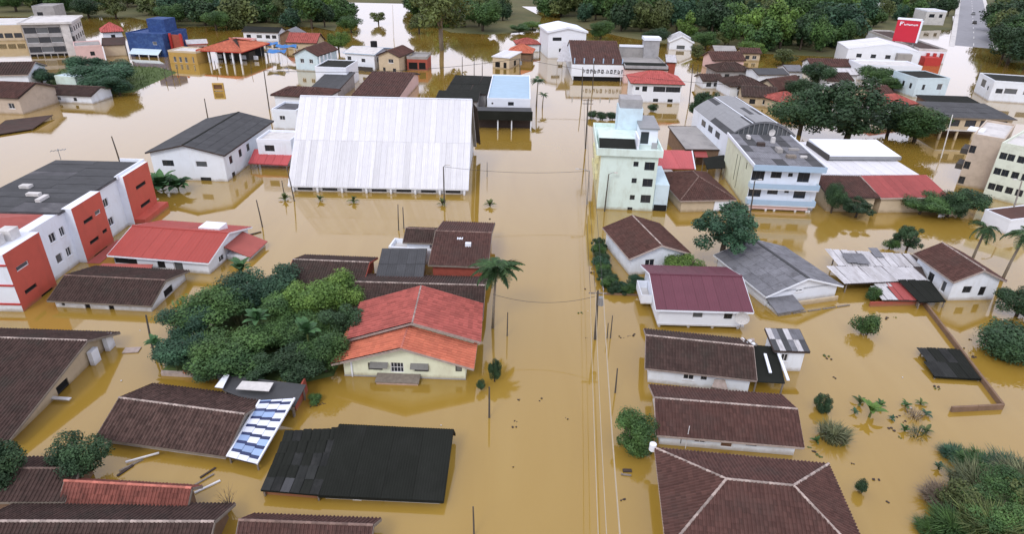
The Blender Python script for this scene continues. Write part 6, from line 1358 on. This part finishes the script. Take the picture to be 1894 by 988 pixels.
P19 = pole(498, 202, 488, 130, 'tall dark pole left of the plum hipped roof behind hall', .13)
pole(737, 426, 736, 378, 'taller of the two stakes behind the white terrace', .07, name='stake'); pole(747, 423, 745, 383, 'shorter of the two stakes behind the white terrace', .07, name='stake')
P21 = pole(1387, 402, 1396, 335, 'dark pole before the blue balcony block', .11, 'pole_dark', 'lamp', arm=.5)
P22 = pole(1275, 190, 1282, 118, 'thin tall pole beside flooded lane right of red roof house', .11)
P23 = pole(963, 165, 961, 108, 'pole right of the light blue flat roof', .12, 'pole_dark', 'trafo')
P24 = pole(1868, 408, 1890, 335, 'grey pole in front of the pale apartment block', .12, 'pole_concrete', 'lamp', arm=-.9)
for x, lab in ((855, 'left'), (877, 'middle'), (892, 'right')): pole(x, 145, x, 104, lab+' of three dark posts in pale water behind black shed', .10, name='goal_post')
pole(1741, 292, 1757, 212, 'white leaning pole before the tan house', .10, 'frame_white'); pole(1805, 160, 1815, 120, 'dark pole at the flooded crossing near red striped front', .12)
pole(901, 327, 901, 300, 'thin stake in the street right of hall', .05, name='stake'); pole(1288, 150, 1292, 118, 'pole in flooded lane beside small plants', .09)
for i, (x, y) in enumerate([(307, 150), (320, 146), (330, 142)]): pole(x, y, x-3, y-18, 'short fence post in the row at the left bank water edge', .09, name='fence_post', group='posts at the left bank')
pole(400, 130, 396, 112, 'dark post in water below orange pavilion', .1); pole(465, 135, 464, 118, 'dark post in pale water right of pavilion', .08)
pole(728, 70, 726, 8, 'tall pale pole in the flooded gap of the forest', .18, 'frame_white')
def wire(a, b_, sag, label, r=.022, mat='wire', group=None):
    t = MB(); n = 14; pts = []
    for i in range(n+1):
        f = i/n; p = a.lerp(b_, f); p.z -= sag*4*f*(1-f); pts.append(p)
    o = a.copy(); t.tube([p-o for p in pts], [r]*(n+1), 5)
    ob_ = t.build('overhead_wire', mat); ob_.location = o
    return tag(ob_, label, 'wire', group)
near = W(1131, 1010, 6.0)
for k, dx in enumerate((-.75, -.25, .55)):
    wire(P1+Vector((dx, 0, -.2)), Vector((near.x+dx, near.y, near.z)), .5, ('leftmost', 'middle', 'rightmost')[k]+' of three pale wires from transformer pole to the bottom edge', .03 if k < 2 else .05, 'cable_pale')
    wire(P4+Vector((dx, 0, -.3)), P1+Vector((dx, 0, -.2)), 1.4, ('leftmost', 'middle', 'rightmost')[k]+' of three thin wires along the street past the mint block', .022, 'wire')
wire(P19, P23, 1.5, 'long thin wire stretched across the town behind the hall', .05, 'wire')
wire(P12, P3, .6, 'thin wire across the street from the hall lamp pole', .025, 'wire')
wire(P1+Z*-.6, Vector((W(911, 560, 4).x, W(911, 560, 4).y, 5.0)), .9, 'thin wire from transformer pole towards the palm', .02, 'wire')
wire(P23, Vector((W(1420, 160, 6).x, W(1420, 160, 6).y, 6)), 1.2, 'long thin wire crossing in front of the brown hall', .045, 'wire')
# low street fence right of the road
def fence(label, pix, ht, mat, step=1.6):
    P = [W(*p) for p in pix]; t = thing('street_fence', label, 'fence', (P[0].x, P[0].y, 0)); o = Vector((P[0].x, P[0].y, 0))
    for a, c in zip(P, P[1:]):
        L = (c-a).length; n = max(1, int(L/step)); d = (c-a)/n
        for i in range(n):
            q = a+d*i-o; b = MB(); b.box(q.x-.06, q.x+.06, q.y-.06, q.y+.06, -.6, ht+.06); b.build('post', mat, t)
            b = MB(); b.bar(q+Z*(ht/2-.1), q+d*.99+Z*(ht/2-.1), .07, ht+.2); b.build('panel', mat, t)
fence('pale low fence wall along the street edge beside the dark hedge', [(1100, 452), (1116, 540)], .35, 'light_concrete')
fence('low brown fence between hedge and plum roofed house', [(1116, 545), (1188, 548)], .25, 'brown_wall')
# orange kiosk frame in the water, garden kerb, signs
p = W(405, 168); t = thing('sign_box', 'small orange framed box sign standing in pale water', 'sign', (p.x, p.y, 0), .1)
b = MB()
for x in (-1.2, 1.2): b.box(x-.15, x+.15, -.3, .3, -1, 2.0)
b.box(-1.05, 1.05, -.3, .3, 1.6, 2.0); b.box(-1.05, 1.05, -.3, .3, .1, .5); b.build('frame', 'yellow_wall', t)
b = MB(); b.box(-1.0, 1.0, -.05, .05, .55, 1.55); b.build('panel', 'door_brown', t)
r_, rf_, c_ = slab_thing('garden_kerb', 'pale stone kerb at the front edge of the garden', 'kerb', [(297, 690, .35), (402, 696, .35), (404, 690, .4), (299, 685, .4)], 'ridge_white', .5, posts=False)
b = MB(); pp = W(364, 689, .3); b.box(-1.1, 1.1, -.35, .35, -.3, .45); o = b.build('clay_bench', 'tile_orange'); o.location = (pp.x, pp.y, .2); tag(o, 'orange clay block lying on the garden kerb', 'block')
def ico(b, c, r, rng):
    v = []
    for i in range(5):
        for j in range(8):
            a, f = math.pi*(i+.5)/5, 6.283*j/8; rr = r*rng.uniform(.75, 1.2); v.append(Vector(c)+Vector((math.sin(a)*math.cos(f)*rr, math.sin(a)*math.sin(f)*rr, math.cos(a)*rr*.7)))
    for i in range(4):
        for j in range(8): b.quad(v[i*8+j], v[(i+1)*8+j], v[(i+1)*8+(j+1) % 8], v[i*8+(j+1) % 8], rng.random())
    b.poly(v[:8][::-1]); b.poly(v[32:])
rng = random.Random(31)
def plank(px, py, L, ang, label, mat='wood_grey', w=.22, tilt=0, z=.06, th=.1, group=None):
    p = W(px, py); b = MB(); b.box(-L/2, L/2, -w/2, w/2, -th/2, th/2); o = b.build('floating_plank', mat); o.location = (p.x, p.y, z); o.rotation_euler = (0, R(tilt), R(ang)); tag(o, label, 'plank', group)
plank(265, 851, 2.4, 22, 'pale pole leaning beside the worn tile house', 'white_clean', .14, -4, .25)
plank(243, 862, 1.7, 48, 'dark plank floating left of pale pole below worn tile house', 'wood_grey', .18); plank(232, 872, 1.3, 62, 'dark short plank beside dark tree at lower left', 'wood_dark', .2)
plank(384, 902, 1.9, 42, 'pale plank floating left of the bare twiggy bush', 'white_clean', .16, 0); plank(376, 890, 1.7, 50, 'grey plank beside pale plank left of bare bush', 'wood_grey', .14); plank(385, 876, 1.3, 55, 'dark plank above pale plank near bare bush', 'wood_dark', .14)
plank(244, 649, 1.5, 8, 'pale square board floating between brown roof and garden', 'ridge_white', .9); plank(110, 742, 2.2, -4, 'white board sticking out from big brown roof', 'white_clean', .35, 0, .3)
plank(466, 434, 2.6, 42, 'dark beam floating beside leaning pole below red awning', 'wood_dark', .25); plank(458, 442, 1.6, 60, 'short dark beam at the tip of red roof lean-to', 'wood_dark', .25)
plank(1160, 872, .7, 0, 'dark floating scrap right of the street near the hipped roof', 'wood_dark', .3); plank(1158, 880, .8, -8, 'brown floating scrap beside dark scrap right of the street', 'wood_grey', .14)
plank(1783, 645, .1, 0, 'tiny floating chip near L-shaped wall', 'wood_dark', .1)
def lump(px, py, r, label, mat, name='floating_debris', group='floating debris', n=4):
    p = W(px, py); b = MB()
    for i in range(n): ico(b, (rng.uniform(-r, r)*1.4, rng.uniform(-r, r), rng.uniform(-.02, .05)), r*rng.uniform(.3, .7), rng)
    o = b.build(name, mat); o.location = (p.x, p.y, 0); tag(o, label, 'debris', group)
DL = 'small dark scrap of debris floating on the brown flood water'
for x, y in [(1085, 625), (1075, 580), (1150, 624), (1163, 622), (1175, 620), (960, 740), (955, 780), (950, 790), (1048, 775), (1535, 665), (1530, 660), (1545, 700), (1618, 748), (1660, 770), (1672, 780), (1650, 795), (1665, 810), (1500, 830), (1510, 838), (1520, 845), (1576, 858), (1622, 890), (1646, 930), (1730, 715), (1720, 660), (1798, 660), (1792, 628), (948, 865), (1150, 925), (1110, 545), (1085, 535), (1095, 505), (1098, 490), (905, 405), (1000, 740), (590, 750), (575, 752), (600, 748), (1655, 588), (1640, 590), (1780, 700), (1735, 720)]:
    lump(x, y, rng.uniform(.10, .24), DL, 'wood_dark' if rng.random() < .7 else 'leaf_olive', n=3)
for x, y, lab in [(818, 787, 'behind the black roofed house'), (1085, 577, 'left of the transformer pole'), (1064, 330, 'in the street left of mint block'), (1062, 235, 'in the street behind mint block'), (224, 704, 'behind the worn tile roof'), (256, 612, 'between big brown roof and garden'), (1668, 699, 'left of the mossy sunken roof'), (1686, 757, 'on the withered tuft in the right yard')]:
    lump(x, y, .14, 'small white float '+lab, 'white_clean', 'white_float', None, 1)
# rubble heap and satellite dishes
def dish(px, py, z, r, label, ang):
    p = W(px, py, z); t = thing('satellite_dish', label, 'dish', (p.x, p.y, z), R(ang))
    b = MB(); n = 12
    ring = lambda q: [Vector((math.cos(6.283*i/n)*r*q, -r*.35*(q*q)+.1*r, math.sin(6.283*i/n)*r*q+.35*r)) for i in range(n)]
    A_, B_ = ring(.5), ring(1.0); c = Vector((0, .1*r, .35*r))
    for i in range(n):
        j = (i+1) % n; b.poly([c, A_[i], A_[j]]); b.quad(A_[i], B_[i], B_[j], A_[j])
        k = Vector((0, .04, 0)); b.poly([c+k, A_[j]+k, A_[i]+k]); b.quad(A_[j]+k, B_[j]+k, B_[i]+k, A_[i]+k)
    b.build('reflector', 'light_concrete', t)
    b = MB(); b.tube([(0, .12, -1.0), (0, .12, .3*r)], [.05, .05], 6); b.build('mast', 'metal_grey', t)
    b = MB(); b.tube([(0, .1, -.3*r), (0, -.75*r, .25*r)], [.025, .02], 5); b.build('feed_arm', 'metal_grey', t)
dish(1372, 592, 2.4, .75, 'white satellite dish beside the plum roofed house', -20)
dish(1427, 247, 8.3, .6, 'small white satellite dish on roof before the vaulted hall', 10)
dish(347, 303, 8.2, .1, 'tiny antenna dish', 0) if False else None
p = W(112, 293, 7.3); t = thing('roof_antenna', 'thin television antenna on the orange block roof', 'antenna', (p.x, p.y, 7.15), .3)
b = MB(); b.tube([(0, 0, 0), (0, 0, 1.6)], [.05, .04], 6); b.build('mast', 'metal_grey', t)
b = MB(); b.bar((-1, 0, 1.3), (1, 0, 1.45), .06, .06)
for i in range(5): b.bar((-.9+i*.45, -.45, 1.32+i*.03), (-.9+i*.45, .45, 1.32+i*.03), .05, .05)
b.build('elements', 'metal_grey', t)
t = thing('rubble_heap', 'heap of pale rubble on dark sheet roof beside the dark tile house', 'rubble', W(1388, 636, 2.25))
for i in range(12):
    b = MB(); ico(b, (rng.uniform(-.8, .8), rng.uniform(-.6, .6), .12+rng.uniform(0, .25)), rng.uniform(.12, .26), rng); b.build('stone', random.choice(['light_concrete', 'white_clean', 'ridge_white', 'wood_grey']), t)
